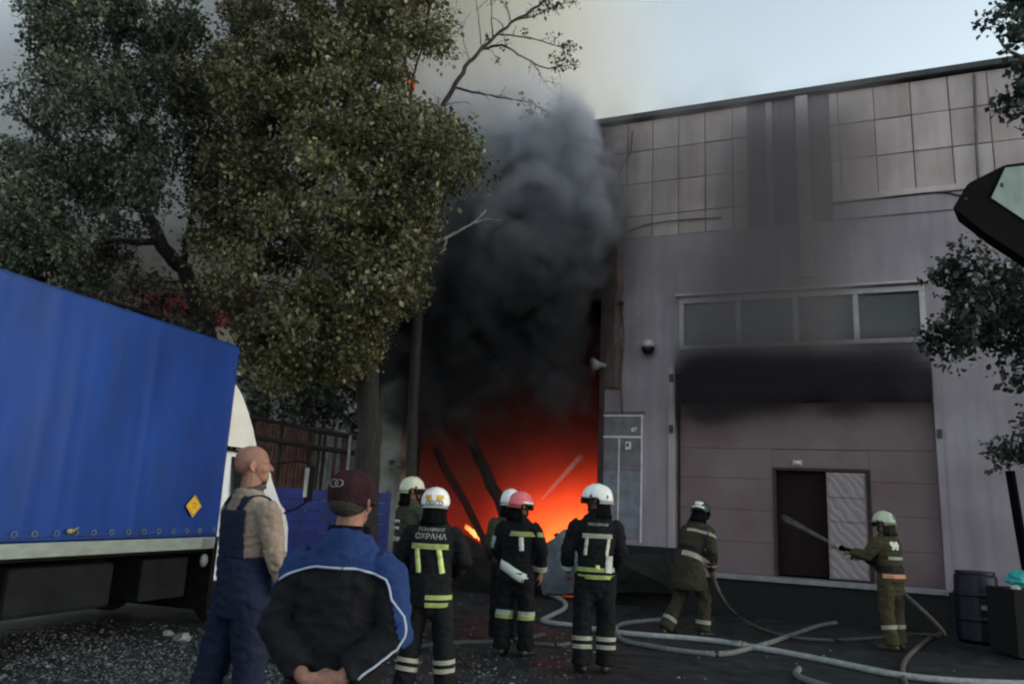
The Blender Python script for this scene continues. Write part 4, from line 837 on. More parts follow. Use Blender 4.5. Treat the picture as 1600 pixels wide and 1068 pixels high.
def body(f, HM, A, Lg, voxel, fat=1.0, hands=(), slim=.85):
    bm = bmesh.new(); k = f.k
    P_, R_ = torso_pts(f, [(.88, .145, .10, 0), (1.0, .14, .10, .0), (1.12, .135, .095, .005), (1.28, .155, .105, .005), (1.38, .15, .09, 0), (1.43, .10, .07, 0)]); tube(bm, P_, [(a * slim * fat, b_ * slim * fat) for a, b_ in R_], 20, round_cap=True)
    for (s_, e, w_) in A:
        m1 = s_.lerp(e, .4); s_ = s_.lerp(f.U((0, 0, 1.30)), .16); tube(bm, [s_, m1, e, e.lerp(w_, .35), w_], [.044 * k, .046 * k, .040 * k, .040 * k, .027 * k], 12, round_cap=True)
    for (h, kn, a), tz in zip(Lg, (0, 1)):
        tube(bm, [h, h.lerp(kn, .45), kn, kn.lerp(a, .35), a], [.088 * k, .075 * k, .052 * k, .052 * k, .036 * k], 12, round_cap=True)
        tube(bm, [a + V3((0, -.04, -.03)) * k, a + V3((0, .05, -.04)) * k, a + V3((0, .14, -.055)) * k], [.035 * k, .036 * k, .026 * k], 10, round_cap=True)
    for hd_ in hands: add_hand(bm, *hd_[0], **hd_[1])
    add_head(bm, HM); return f.obj('body', remesh(bm, voxel, 3), SKIN)
def boots(f, Lg, yaw=(0, 0), m=None, hi=.30):
    for (h, kn, a), yw in zip(Lg, yaw):
        k = f.k; bm = bmesh.new(); d = V3((math.sin(R(-yw)), math.cos(R(-yw)), 0)); base = V3((a.x, a.y, 0))
        up = kn.lerp(a, 1 - hi / .4 * .8)
        tube(bm, [a.lerp(kn, .45), a.lerp(kn, .1), a], [.066 * k, .062 * k, .055 * k], 12, round_cap=True)
        z = a.z - .045 * k
        tube(bm, [a + d * (-.055 * k) + V3((0, 0, z - a.z + .01)), a + V3((0, 0, z - a.z + .012 * k)), a + d * .10 * k + V3((0, 0, z - a.z)), a + d * .19 * k + V3((0, 0, z - a.z - .008))], [.040 * k, (.048 * k, .05 * k), (.052 * k, .042 * k), (.042 * k, .034 * k)], 14, ref=V3((1, 0, 0)), round_cap=True)
        f.obj('boot', remesh(bm, .013, 3), m or M_BOOT)
def hits(bvh, c, dr, far=.8, fallback=None):
    """outside point of the surface along dr from the axis point c"""
    best = bvh.ray_cast(c + dr * far, -dr, far)
    return best[0]
def band(f, bvh, c, axis, width, m, a0=0, a1=360, ref=V3((0, 1, 0)), off=.006, n=40, far=.5, name='reflective_stripe', slope=0.0):
    axis = V3(axis).normalized(); c = V3(c); a = (ref - axis * ref.dot(axis)).normalized(); b_ = axis.cross(a); rows = []
    N_ = max(4, int(n * abs(a1 - a0) / 360)); full = abs(a1 - a0) >= 359
    for i in range(N_ + (0 if full else 1)):
        t = R(a0 + (a1 - a0) * i / N_); d = a * math.cos(t) + b_ * math.sin(t); row = []
        for z in (-.5, -.17, .17, .5):
            cc = c + axis * (width * z + slope * d.dot(V3((1, 0, 0)))); h = bvh.ray_cast(cc + d * far, -d, far)[0]
            if h is None: row = None; break
            row.append(h + d * off)
        rows.append(row)
    bm = bmesh.new(); vr = [[bm.verts.new(p) for p in r] if r else None for r in rows]; pairs = list(zip(vr, vr[1:])) + ([(vr[-1], vr[0])] if full else [])
    for A, Bq in pairs:
        if A and Bq and (A[1].co - Bq[1].co).length < .12:
            for j in range(3): bm.faces.new((A[j], A[j + 1], Bq[j + 1], Bq[j]))
    if not bm.faces: bm.free(); return None
    bmesh.ops.solidify(bm, geom=bm.faces[:], thickness=.004); return f.obj(name, bm, m)
def strap(f, bvh, pts, width, m, look=V3((0, 1, 0)), wd=V3((1, 0, 0)), off=.006, name='reflective_stripe', far=.6, n=14, nw=2):
    """ribbon laid on the surface: points given in figure space, projected along look"""
    pts = [V3(p) for p in pts]; q = []
    for i in range(n + 1):
        t = i / n * (len(pts) - 1); j = min(int(t), len(pts) - 2); q.append(pts[j].lerp(pts[j + 1], t - j))
    bm = bmesh.new(); prev = None
    for i, p in enumerate(q):
        tg = (q[min(i + 1, n)] - q[max(i - 1, 0)]).normalized(); w_ = tg.cross(look).normalized(); row = []
        for s_ in [i_ / nw - .5 for i_ in range(nw + 1)]:
            h = bvh.ray_cast(p + w_ * width * s_ - look * far, look, far * 2)[0]
            if h is None: row = None; break
            row.append(bm.verts.new(h - look * off))
        if row and prev:
            for j in range(nw): bm.faces.new((row[j], row[j + 1], prev[j + 1], prev[j]))
        prev = row
    if not bm.faces: bm.free(); return
    bmesh.ops.recalc_face_normals(bm, faces=bm.faces); bmesh.ops.solidify(bm, geom=bm.faces[:], thickness=.004); return f.obj(name, bm, m)
def print_text(f, bvh, s, size, at, m, name='back_lettering', look=V3((0, 1, 0)), right=V3((1, 0, 0)), bold=.002, off=.007, parent=None):
    me = text_mesh(s, size, bold); bm = bmesh.new(); bm.from_mesh(me); bmesh.ops.triangulate(bm, faces=bm.faces[:]); up = right.cross(look)
    kill = []
    for v in bm.verts:
        p = V3(at) + right * v.co.x + up * v.co.y; h = bvh.ray_cast(p - look * .6, look, 1.2)[0]
        if h is None: kill.append(v)
        else: v.co = h - look * off
    bmesh.ops.delete(bm, geom=kill, context='VERTS')
    if bm.faces: return f.obj(name, bm, m, smooth=False, parent=parent)
def bvh_of(me): return BVHTree.FromPolygons([v.co.copy() for v in me.vertices], [tuple(p.vertices) for p in me.polygons])
def helmet(f, HM, m, style='brim', visor=True, cape=None, scale=1.0):
    def tr(bm):
        me = fin(bm); me.transform(HM); return me
    bm = bmesh.new(); st = []; nU, nV = 32, 12
    rings = []
    for j in range(nV + 1):
        ph = (j / nV) * R(100); z = .170 + .118 * math.cos(ph) ; r = math.sin(min(ph, R(90))) ** .85
        if ph > R(78): r *= 1 + .035 * (ph - R(78)) / R(22)
        row = []
        for i in range(nU):
            t = 2 * math.pi * i / nU; rx, ry = .118 * scale, .142 * scale
            ridge = .006 * max(0, math.cos(t * 2) ** 8 if abs(math.sin(t)) < .3 else 0)
            row.append(bm.verts.new((rx * r * math.cos(t), -.005 + ry * r * math.sin(t), z + ridge - (.028 if math.sin(t) < -.2 and ph > R(70) else 0) * (ph - R(70)) / R(30))))
        rings.append(row)
    for A, Bq in zip(rings, rings[1:]):
        for i in range(nU): bm.faces.new((A[i], Bq[i], Bq[(i + 1) % nU], A[(i + 1) % nU]))
    bmesh.ops.remove_doubles(bm, verts=bm.verts[:], dist=.0005); bmesh.ops.solidify(bm, geom=bm.faces[:], thickness=-.006); bmesh.ops.recalc_face_normals(bm, faces=bm.faces)
    h = f.obj('helmet', tr(bm), m)
    # comb
    bm = bmesh.new(); tube(bm, [(0, -.128, .19), (0, -.10, .257), (0, -.03, .289), (0, .05, .286), (0, .11, .24), (0, .135, .19)], [(.012, .008), (.014, .010), (.016, .011), (.016, .011), (.013, .009), (.01, .006)], 8, round_cap=True); f.obj('comb', tr(bm), m, parent=h)
    bm = bmesh.new()
    if style == 'brim':   # peak at the front, curved neck guard at the back
        for sgn, ln, dz in ((1, .055, .012), (-1, .032, -.026)):
            ra = []
            for i in range(17):
                t = R(20 + 140 * i / 16) * sgn; c_, s_ = math.cos(t), math.sin(t); e = ln * (math.sin(R(180) * i / 16) ** .5); z0 = .152 if sgn > 0 else .122
                ra.append((bm.verts.new((.118 * scale * c_, -.005 + .142 * scale * s_, z0)), bm.verts.new(((.118 * scale + e) * c_, -.005 + (.142 * scale + e) * s_, z0 + dz))))
            for A, Bq in zip(ra, ra[1:]): bm.faces.new((A[0], A[1], Bq[1], Bq[0]))
        bmesh.ops.solidify(bm, geom=bm.faces[:], thickness=.005); f.obj('brim', tr(bm), m, parent=h)
    else: bm.free()
    if visor:
        bm = bmesh.new(); ra = []
        for i in range(15):
            t = R(22 + 136 * i / 14); c_, s_ = math.cos(t), math.sin(t); ra.append([bm.verts.new((.124 * scale * c_, -.0 + .150 * scale * s_ + o_, z)) for z, o_ in ((.155, 0), (.125, .008), (.095, .006))])
        for A, Bq in zip(ra, ra[1:]):
            for j in range(2): bm.faces.new((A[j], A[j + 1], Bq[j + 1], Bq[j]))
        bmesh.ops.solidify(bm, geom=bm.faces[:], thickness=.003); f.obj('visor', tr(bm), M_BLACK, parent=h)
    for sx in (-1, 1):
        bm = bmesh.new(); ell(bm, (sx * .121 * scale, .03, .168), (.008, .016, .016)); f.obj('hinge_knob', tr(bm), M_BLACK, parent=h)
    # chin strap + neck cape
    bm = bmesh.new(); tube(bm, [(-.09, .02, .15), (-.085, .05, .08), (-.05, .075, .03), (0, .085, .02), (.05, .075, .03), (.085, .05, .08), (.09, .02, .15)], [(.012, .004)] * 7, 6, ref=V3((0, 1, 0))); f.obj('chin_strap', tr(bm), M_BLACK, parent=h)
    if cape:
        bm = bmesh.new(); ra = []
        for i in range(21):
            t = R(190 + 160 * i / 20); c_, s_ = math.cos(t), math.sin(t); wv = .006 * math.sin(i * 1.7)
            ra.append([bm.verts.new(((.104 + o_ + wv * (1 - z / .14)) * c_, -.005 + (.125 + o_ + wv) * s_, z)) for z, o_ in ((.145, 0), (.08, .006), (.01, .012), (-.045, .03))])
        for A, Bq in zip(ra, ra[1:]):
            for j in range(3): bm.faces.new((A[j], A[j + 1], Bq[j + 1], Bq[j]))
        bmesh.ops.solidify(bm, geom=bm.faces[:], thickness=.008); f.obj('neck_cape', tr(bm), cape, parent=h)
    bm = bmesh.new(); me = h.data; return h
def turnout(f, A, Lg, mj, mt, voxel=.014, hem=.80, flare=1.0, fat=1.0, seed=1, sleeves=True):
    k = f.k; bm = bmesh.new()
    P_, R_ = torso_pts(f, [(hem - .02, .19, .15, 0), (hem + .05, .195, .155, 0), (.98, .185, .15, 0), (1.08, .178, .142, 0), (1.2, .19, .145, 0), (1.33, .212, .142, -.005), (1.42, .205, .125, -.005), (1.48, .145, .10, -.01), (1.53, .085, .085, -.005), (1.56, .08, .082, 0)])
    R_ = [(a * fat * (flare if i < 2 else 1), b_ * fat * (flare if i < 2 else 1)) for i, (a, b_) in enumerate(R_)]
    tube(bm, P_, R_, 24)
    for s_, e, w_ in A: 
        si = s_.lerp(f.U((0, 0, 1.36)), .15); tube(bm, [si, s_.lerp(e, .15), s_.lerp(e, .6), e, e.lerp(w_, .4), w_.lerp(e, .06)], [.078 * k, .083 * k, .077 * k, .070 * k, .067 * k, .062 * k], 14, round_cap=False)
    J = f.obj('jacket', remesh(bm, voxel, 3, (.0105, 8.5, seed)), mj)
    bm = bmesh.new(); hp = [(.78, .13, .11), (.86, .165, .128), (.96, .165, .128), (1.02, .15, .12)]
    tube(bm, [f.S((0, 0, z)) for z, _, _ in hp], [(a * k, b_ * k) for _, a, b_ in hp], 20, round_cap=True)
    for h, kn, a in Lg:
        e_ = a.lerp(kn, .06); tube(bm, [h + V3((0, 0, .0)), h.lerp(kn, .4), kn, kn.lerp(a, .5), e_, a.lerp(kn, -.02)], [.115 * k, .105 * k, .092 * k, .090 * k, .092 * k, .094 * k], 14)
    Tt = f.obj('trousers', remesh(bm, voxel, 3, (.0105, 7.5, seed + 3)), mt)
    return J, Tt, bvh_of(J.data), bvh_of(Tt.data)
def legband(f, bt, Lg, zs, width, m, i=None):
    for n_, (h, kn, a) in enumerate(Lg):
        if i is not None and n_ != i: continue
        for z in zs:
            z *= f.k
            if z > kn.z: t = (h.z - z) / (h.z - kn.z); c = h.lerp(kn, t); ax = (h - kn)
            else: t = (kn.z - z) / (kn.z - a.z); c = kn.lerp(a, t); ax = kn - a
            band(f, bt, c, ax, width, m, far=.118 * f.k, n=24)
def sleeveband(f, bj, arm, t, width, m):
    s_, e, w_ = arm; c = e.lerp(w_, t); band(f, bj, c, w_ - e, width, m, far=.11 * f.k, n=20, ref=V3((1, 0, 0)))
GROUP = 'firefighters and officers in front of the burning warehouse'
def gpos(px, py, Y): 
    p = P(px, py, Y); return (p.x, p.y, gz(p.x, p.y) + .0)
gl = lambda c, d, pn, side, **k: ((c, d, pn, side), k)

# --- officer with the yellow-marked white helmet (nearest, back to us)
f = Fig(gpos(672, 900, 7.0), R(-4), 1.71, lean=3, label='firefighter from behind with lettering on the back and white helmet with yellow patches', group=GROUP)
A = [arm_joints(f, -1, (-.30, .04, 1.17), (-.16, .20, 1.02)), arm_joints(f, 1, (.31, .02, 1.17), (.18, .20, 1.05))]
Lg = legs(f, ((-.17, -.02, .09), (.19, .03, .09)), ((-.13, .03, .50), (.15, .03, .50)))
HM = head_frame(f, yaw=6, pitch=-4)
body(f, HM, A, Lg, .010, hands=[gl(A[0][2], V3((.4, .6, -.2)), V3((0, 0, -1)), -1, k=f.k, curl=35, fat=1.1), gl(A[1][2], V3((-.4, .6, -.2)), V3((0, 0, -1)), 1, k=f.k, curl=35, fat=1.1)])
boots(f, Lg, (8, -10)); J, Tt, bj, bt = turnout(f, A, Lg, M_NAVYC, M_NAVYC, seed=11, fat=1.05)
k = f.k
band(f, bj, f.S((0, 0, 1.30)), (0, 0, 1), .045, M_STRIPE, 118, 242, n=70)
for x0, x1 in ((-.115, -.085), (.085, .125)): strap(f, bj, [(x0 * k, 0, 1.275 * k), (x1 * k, 0, 1.07 * k)], .042, M_STRIPE)
for z in (.865, .80): band(f, bj, f.S((0, 0, z)), (0, 0, 1), .038, M_STRIPE, 178, 300, n=60)
print_text(f, bj, 'ОХРАНА', .066, f.S((0, 0, 1.385)), mat('faded_grey_print', (.30, .30, .28), .8), bold=.0012); print_text(f, bj, 'ПОЖАРНАЯ', .040, f.S((0, 0, 1.445)), bpy.data.materials['faded_grey_print'], bold=.001)
legband(f, bt, Lg, (.31, .24), .036, M_STRIPEC)
h = helmet(f, HM, M_HW, cape=M_NAVYC, scale=1.06)
hb_ = bvh_of(h.data); M_YP = mat('yellow_helmet_patch', (.75, .42, .04), .5); M_GP = mat('grey_helmet_print', (.16, .15, .15), .6)
cM = HM @ V3((0, -.2, .19))
for sx in (-1, 1):
    strap(f, hb_, [HM @ V3((sx * .025, -.13, .20)), HM @ V3((sx * .085, -.10, .20))], .035 , M_YP, off=.009, name='yellow_patch', n=8); strap(f, hb_, [HM @ V3((sx * .03, -.13, .175)), HM @ V3((sx * .06, -.12, .175))], .02, M_YP, off=.009, name='yellow_patch', n=5)
print_text(f, hb_, 'ООЛО', .052, HM @ V3((0, -.13, .142)), M_GP, name='helmet_lettering', off=.010, bold=.002)

# --- officer behind, white helmet only partly seen
f = Fig(gpos(793, 900, 9.9), R(15), 1.79, label='person behind the pink-lit helmeted firefighter wearing a white helmet and brown green jacket', group=GROUP)
A = [arm_joints(f, -1, (-.24, .02, 1.15), (-.20, .16, .98)), arm_joints(f, 1, (.24, .02, 1.15), (.16, .18, .99))]; Lg = legs(f, ((-.11, 0, .09), (.11, 0, .09)), ((-.11, .02, .5), (.11, .02, .5)))
HM = head_frame(f, yaw=-35); body(f, HM, A, Lg, .013, hands=[gl(A[0][2], V3((.2, .6, -.5)), V3((1, 0, 0)), 1, k=f.k), gl(A[1][2], V3((-.2, .6, -.5)), V3((-1, 0, 0)), -1, k=f.k)]); boots(f, Lg)
turnout(f, A, Lg, M_OLIVE2, M_NAVYC, .018, seed=5); helmet(f, HM, M_HW, cape=M_NAVYC)
# --- firefighter with pink lit helmet, three quarter back, slanting waist stripe
f = Fig(gpos(806, 900, 9.05), R(-22), 1.76, lean=4, label='firefighter with helmet painted pink-lit whose coat has a broad slanting pale waist stripe', group=GROUP)
A = [arm_joints(f, -1, (-.27, .02, 1.16), (-.20, .14, 1.0)), arm_joints(f, 1, (.28, .04, 1.17), (.26, .12, .93))]; Lg = legs(f, ((-.125, -.03, .09), (.13, .05, .09)), ((-.12, .0, .5), (.125, .05, .5)))
HM = head_frame(f, yaw=-42, pitch=-4); body(f, HM, A, Lg, .011, hands=[gl(A[0][2], V3((.1, .5, -.6)), V3((1, 0, 0)), 1, k=f.k, fat=1.1), gl(A[1][2], V3((0, .2, -.9)), V3((-1, 0, 0)), -1, k=f.k, fat=1.1)]); eyes(f, HM)
boots(f, Lg, (5, -12)); J, Tt, bj, bt = turnout(f, A, Lg, M_NAVYC, M_NAVYC, seed=21, hem=.82)
k = f.k
band(f, bj, f.S((0, 0, 1.345)), (0, 0, 1), .05, M_STRIPE, 160, 275, n=60); strap(f, bj, [(.09 * k, 0, 1.31 * k), (.10 * k, 0, 1.16 * k)], .05, M_STRIPEW)
strap(f, bj, [(-.19 * k, 0, 1.01 * k), (-.05 * k, 0, .965 * k), (.10 * k, 0, .88 * k), (.15 * k, 0, .86 * k)], .10, M_STRIPEW, n=22); strap(f, bj, [(.16 * k, 0, .90 * k), (.17 * k, 0, .80 * k)], .07, M_STRIPEW)
legband(f, bt, Lg, (.475,), .045, M_STRIPEW); legband(f, bt, Lg, (.43,), .045, M_STRIPE)
c_ = A[0][0].lerp(A[0][1], .75); band(f, bj, c_, A[0][1] - A[0][0], .13, M_STRIPEW, far=.11, n=20, ref=V3((1, 0, 0)), a0=100, a1=260); sleeveband(f, bj, A[1], .8, .06, M_STRIPEC)
helmet(f, HM, M_HP, cape=M_NAVYC, scale=1.0)
mtb = HM @ V3((.0, .0, .0)); bm = bmesh.new(); b2 = bmesh.new(); tube(b2, [(.02, .13, .165), (.08, .105, .165), (.115, .03, .165), (.118, -.03, .162)], [.016, .018, .018, .014], 8, ref=V3((0, 0, 1)), round_cap=True); me = fin(b2); me.transform(HM); f.obj('pale_visor_rim', me, M_HW)
# --- officer right of the flames: white helmet facing left
f = Fig(gpos(930, 900, 8.3), R(-2), 1.84, lean=1, label='firefighter seen from behind right of the flames, white peaked helmet turned left', group=GROUP)
A = [arm_joints(f, -1, (-.28, .02, 1.15), (-.27, .13, .95)), arm_joints(f, 1, (.26, .02, 1.15), (.20, .17, 1.0))]; Lg = legs(f, ((-.115, -.03, .09), (.12, .01, .09)), ((-.115, .01, .5), (.12, .03, .5)))
HM = head_frame(f, yaw=72, pitch=0); body(f, HM, A, Lg, .011, hands=[gl(A[0][2], V3((.1, .4, -.8)), V3((1, 0, 0)), 1, k=f.k, fat=1.1), gl(A[1][2], V3((-.3, .6, -.3)), V3((-1, 0, 0)), -1, k=f.k)])
boots(f, Lg, (12, -12)); J, Tt, bj, bt = turnout(f, A, Lg, M_NAVYC, M_NAVYC, seed=31, hem=.90, fat=.98)
k = f.k; band(f, bj, f.S((0, 0, 1.31)), (0, 0, 1), .045, M_STRIPEC, 125, 238, n=70)
for x0, x1 in ((-.10, -.115), (.12, .10)): strap(f, bj, [(x0 * k, 0, 1.285 * k), (x1 * k, 0, 1.12 * k)], .032, M_STRIPEC)
strap(f, bj, [(.01, 0, 1.03 * k), (.01, 0, .99 * k)], .04, M_STRIPE, n=4)
for z in (.985, .915): band(f, bj, f.S((0, 0, z)), (0, 0, 1), .04, M_STRIPE, 95, 265, n=70)
strap(f, bj, [(.13 * k, 0, 1.12 * k), (.12 * k, 0, .96 * k)], .075, mat('pale_cloth_patch', (.5, .52, .5), .7), name='tool_pouch', off=.02); print_text(f, bj, 'ПОЖАРНАЯ', .036, f.S((.01, 0, 1.42)), bpy.data.materials['faded_grey_print'], bold=.001)
legband(f, bt, Lg, (.325, .25), .04, M_STRIPEC); sleeveband(f, bj, A[0], .75, .05, M_STRIPEW)
h = helmet(f, HM, M_HW, cape=M_NAVYC, scale=1.08)
hb_ = bvh_of(h.data); print_text(f, hb_, '3', .045, f.S((0, 0, 0)) + HM @ V3((.13, -.06, .165)), M_BLACK, name='helmet_number', off=.008)
# --- firefighter by the grey column
f = Fig(gpos(632, 900, 9.9), R(-48), 1.88, lean=2, label='grey green clad firefighter in pale helmet beside the grey column facing the fire', group=GROUP)
A = [arm_joints(f, -1, (-.24, .12, 1.18), (-.08, .34, 1.22)), arm_joints(f, 1, (.24, .10, 1.18), (.14, .36, 1.34))]; Lg = legs(f, ((-.11, 0, .09), (.13, .06, .09)), ((-.11, .03, .5), (.12, .06, .5)))
HM = head_frame(f, yaw=-30); body(f, HM, A, Lg, .011, hands=[gl(A[0][2], V3((.3, .7, .2)), V3((0, 0, 1)), -1, k=f.k), gl(A[1][2], V3((0, .3, .8)), V3((-1, 0, 0)), -1, k=f.k, curl=15)]); eyes(f, HM)
boots(f, Lg); J, Tt, bj, bt = turnout(f, A, Lg, M_OLIVE2, M_OLIVE2, seed=41)
band(f, bj, f.S((0, 0, 1.10)), (0, 0, 1), .05, M_STRIPEW, 90, 280, n=60); band(f, bj, f.S((0, 0, .86)), (0, 0, 1), .05, M_STRIPE, 90, 280, n=60)
for zz in (1.30, 1.22): strap(f, bj, [(-.10 * f.k, 0, zz * f.k), (.02 * f.k, 0, zz * f.k)], .035, M_STRIPEW, n=6)
band(f, bj, f.S((0, 0, 1.03)), (0, 0, 1), .07, M_BLACK, n=60, name='belt', off=.004)
helmet(f, HM, M_HY, cape=M_NAVYC)
# --- crouching firefighter at the left gate jamb, handling the hose
F5L = gpos(1074, 900, 11.0)
f = Fig(F5L, R(-52), 1.84, lean=24, label='olive clad firefighter bending over a hose beside the left gate jamb', group=GROUP)
A = [arm_joints(f, -1, (-.25, .14, 1.18), (-.06, .34, 1.02)), arm_joints(f, 1, (.27, .10, 1.17), (.12, .36, 1.0))]; Lg = legs(f, ((-.20, -.20, .09), (.14, .14, .09)), ((-.16, .06, .50), (.14, .18, .50)))
HM = head_frame(f, yaw=20, pitch=-14); body(f, HM, A, Lg, .012, hands=[gl(A[0][2], V3((.5, .5, -.5)), V3((0, .3, -1)), -1, k=f.k, curl=50, fat=1.1), gl(A[1][2], V3((-.3, .7, -.4)), V3((0, .3, -1)), 1, k=f.k, curl=50, fat=1.1)])
F5H = Matrix.Translation(F5L) @ Matrix.Rotation(R(-52), 4, 'Z') @ A[1][2]
boots(f, Lg); J, Tt, bj, bt = turnout(f, A, Lg, M_OLIVED, M_OLIVED, seed=51, hem=.62, flare=1.18)
band(f, bj, f.U((0, 0, 1.11)), f.RU @ V3((0, 0, 1)), .06, M_BLACK, n=60, name='belt', off=.006, far=.4); band(f, bj, f.U((0, 0, 1.02)), f.RU @ V3((0, 0, 1)), .07, M_STRIPEC, 180, 330, n=60, far=.4)
band(f, bj, f.U((0, 0, 1.35)), f.RU @ V3((0, 0, 1)), .04, M_STRIPEC, 170, 300, n=60, far=.4); legband(f, bt, Lg, (.2,), .05, M_STRIPEC)
h = helmet(f, HM, mat('dark_helmet_shell', (.03, .05, .03), .4), cape=M_NAVYC); hb_ = bvh_of(h.data)
for zz, w_ in ((.155, .085), (.195, .05), (.22, .065)): strap(f, hb_, [HM @ V3((-w_, -.1, zz)), HM @ V3((w_, -.1, zz))], .03, M_HW, name='helmet_reflector', off=.012, n=6, look=(HM.to_3x3() @ V3((0, 1, 0))).normalized())
# --- nozzleman at the right
F4L = gpos(1392, 900, 10.8)
f = Fig(F4L, R(24), 1.77, lean=5, twist=8, label='olive clad firefighter aiming a hose nozzle at the pass door, belt stripe painted as orange-lit', group=GROUP)
A = [arm_joints(f, -1, (-.30, .12, 1.22), (-.28, .36, 1.27)), arm_joints(f, 1, (.24, .14, 1.16), (-.02, .36, 1.20))]; Lg = legs(f, ((-.10, -.05, .09), (.15, .05, .09)), ((-.10, .02, .50), (.14, .06, .50)))
HM = head_frame(f, yaw=10, pitch=-3); body(f, HM, A, Lg, .011, hands=[gl(A[0][2], V3((-.2, .9, .1)), V3((.2, 0, -1)), -1, k=f.k, curl=55, fat=1.1), gl(A[1][2], V3((-.6, .6, .1)), V3((0, .1, -1)), 1, k=f.k, curl=55, fat=1.1)])
boots(f, Lg, (8, -8), m=mat('brown_boot', (.06, .045, .03), .7)); J, Tt, bj, bt = turnout(f, A, Lg, M_OLIVE, M_OLIVE, seed=61, hem=.90)
k = f.k; band(f, bj, f.U((0, 0, .965)), (0, 0, 1), .055, M_STRIPEO, 100, 262, n=70, far=.4); band(f, bj, f.U((0, 0, 1.055)), (0, 0, 1), .10, M_BLACK, n=70, name='belt', off=.004, far=.4)
band(f, bj, f.U((0, 0, 1.20)), (0, 0, 1), .04, M_STRIPEC, 130, 240, n=70, far=.4); print_text(f, bj, '99', .13, f.U((-.02, 0, 1.36)), M_STRIPEW, name='back_number', bold=.012)
legband(f, bt, Lg, (.30,), .05, M_STRIPEC)
h = helmet(f, HM, M_HG, cape=M_BLACK); hb_ = bvh_of(h.data); strap(f, hb_, [HM @ V3((-.01, -.12, .21)), HM @ V3((.06, -.11, .20))], .05, mat('blue_helmet_patch', (.04, .25, .42), .5), name='blue_patch', n=6, off=.012)
F4M = Matrix.Translation(F4L) @ Matrix.Rotation(R(24), 4, 'Z'); NZ = F4M @ A[0][2]; NZ2 = F4M @ A[1][2]

# --- bald man in bib overalls
f = Fig((P(388, 850, 5.0).x, 5.0, 0), R(-42), 1.90, lean=-2, label='bald man in beige shirt and navy bib overalls watching from beside the truck')
A = [arm_joints(f, -1, (-.26, .03, 1.15), (-.25, .12, .92)), arm_joints(f, 1, (.27, .03, 1.15), (.24, .16, .90))]; Lg = legs(f, ((-.20, -.16, .09), (.10, .05, .09)), ((-.15, -.05, .50), (.10, .04, .50)))
HM = head_frame(f, yaw=-26, pitch=4)
body(f, HM, A, Lg, .0065, hands=[gl(A[0][2], V3((.05, .35, -.9)), V3((1, 0, 0)), 1, k=f.k, curl=28), gl(A[1][2], V3((-.1, .4, -.9)), V3((-1, 0, 0)), -1, k=f.k, curl=28)]); eyes(f, HM)
boots(f, Lg, (10, -5)); k = f.k
bm = bmesh.new(); P_, R_ = torso_pts(f, [(.96, .165, .125, .0), (1.08, .165, .13, .005), (1.2, .178, .135, .005), (1.33, .195, .128, 0), (1.42, .185, .108, -.01), (1.475, .12, .085, -.015), (1.52, .07, .07, -.012)]); tube(bm, P_, R_, 24)
for s_, e, w_ in A: tube(bm, [s_.lerp(f.U((0, 0, 1.36)), .12), s_.lerp(e, .2), s_.lerp(e, .65), e, e.lerp(w_, .5)], [.068 * k, .070 * k, .062 * k, .056 * k, .050 * k], 14)
SH = f.obj('shirt', remesh(bm, .009, 4, (.008, 11, 4)), cloth('beige_shirt_cloth', (.25, .19, .155), .12, 5))
bm = bmesh.new(); tube(bm, [f.U((0, .012, 1.515)), f.U((0, .005, 1.545))], [(.076 * k, .078 * k), (.072 * k, .076 * k)], 18); f.obj('collar', bm, cloth('dark_collar', (.05, .045, .05)))
M_OV = cloth('navy_overall_cloth', (.009, .013, .035), .25, 5)
bm = bmesh.new(); P_, R_ = torso_pts(f, [(.80, .165, .13, 0), (.92, .182, .142, 0), (1.02, .182, .146, .005), (1.10, .185, .150, .005), (1.14, .186, .150, .005)]); tube(bm, P_, R_, 24)
for h, kn, a in Lg: tube(bm, [h, h.lerp(kn, .4), kn, kn.lerp(a, .5), a.lerp(kn, .05)], [.118 * k, .108 * k, .088 * k, .085 * k, .086 * k], 14)
OV = f.obj('overalls', remesh(bm, .010, 4, (.009, 8, 7)), M_OV); bs = bvh_of(SH.data)
strap(f, bs, [f.U((0, 0, 1.13)), f.U((0, 0, 1.40))], .27 * k, M_OV, name='back_panel', off=.014, n=16, nw=12)
for sx in (-1, 1):
    b2 = bvh_of(SH.data); strap(f, b2, [f.U((sx * .085, 0, 1.40)), f.U((sx * .095, 0, 1.48))], .05, M_OV, name='shoulder_strap', off=.010)
    bm = bmesh.new(); q = spline([f.U((sx * .095, -.105, 1.43)), f.U((sx * .10, -.07, 1.475)), f.U((sx * .102, 0, 1.487)), f.U((sx * .10, .07, 1.46)), f.U((sx * .09, .13, 1.36)), f.U((sx * .085, .150, 1.25))], 5); tube(bm, q, [(.024, .006)] * len(q), 8, ref=V3((1, 0, 0))); f.obj('shoulder_strap', bm, M_OV)
strap(f, bs, [f.U((0, 0, 1.12)), f.U((0, 0, 1.30))], .24 * k, M_OV, look=V3((0, -1, 0)), name='bib', off=.014, n=12, nw=10)

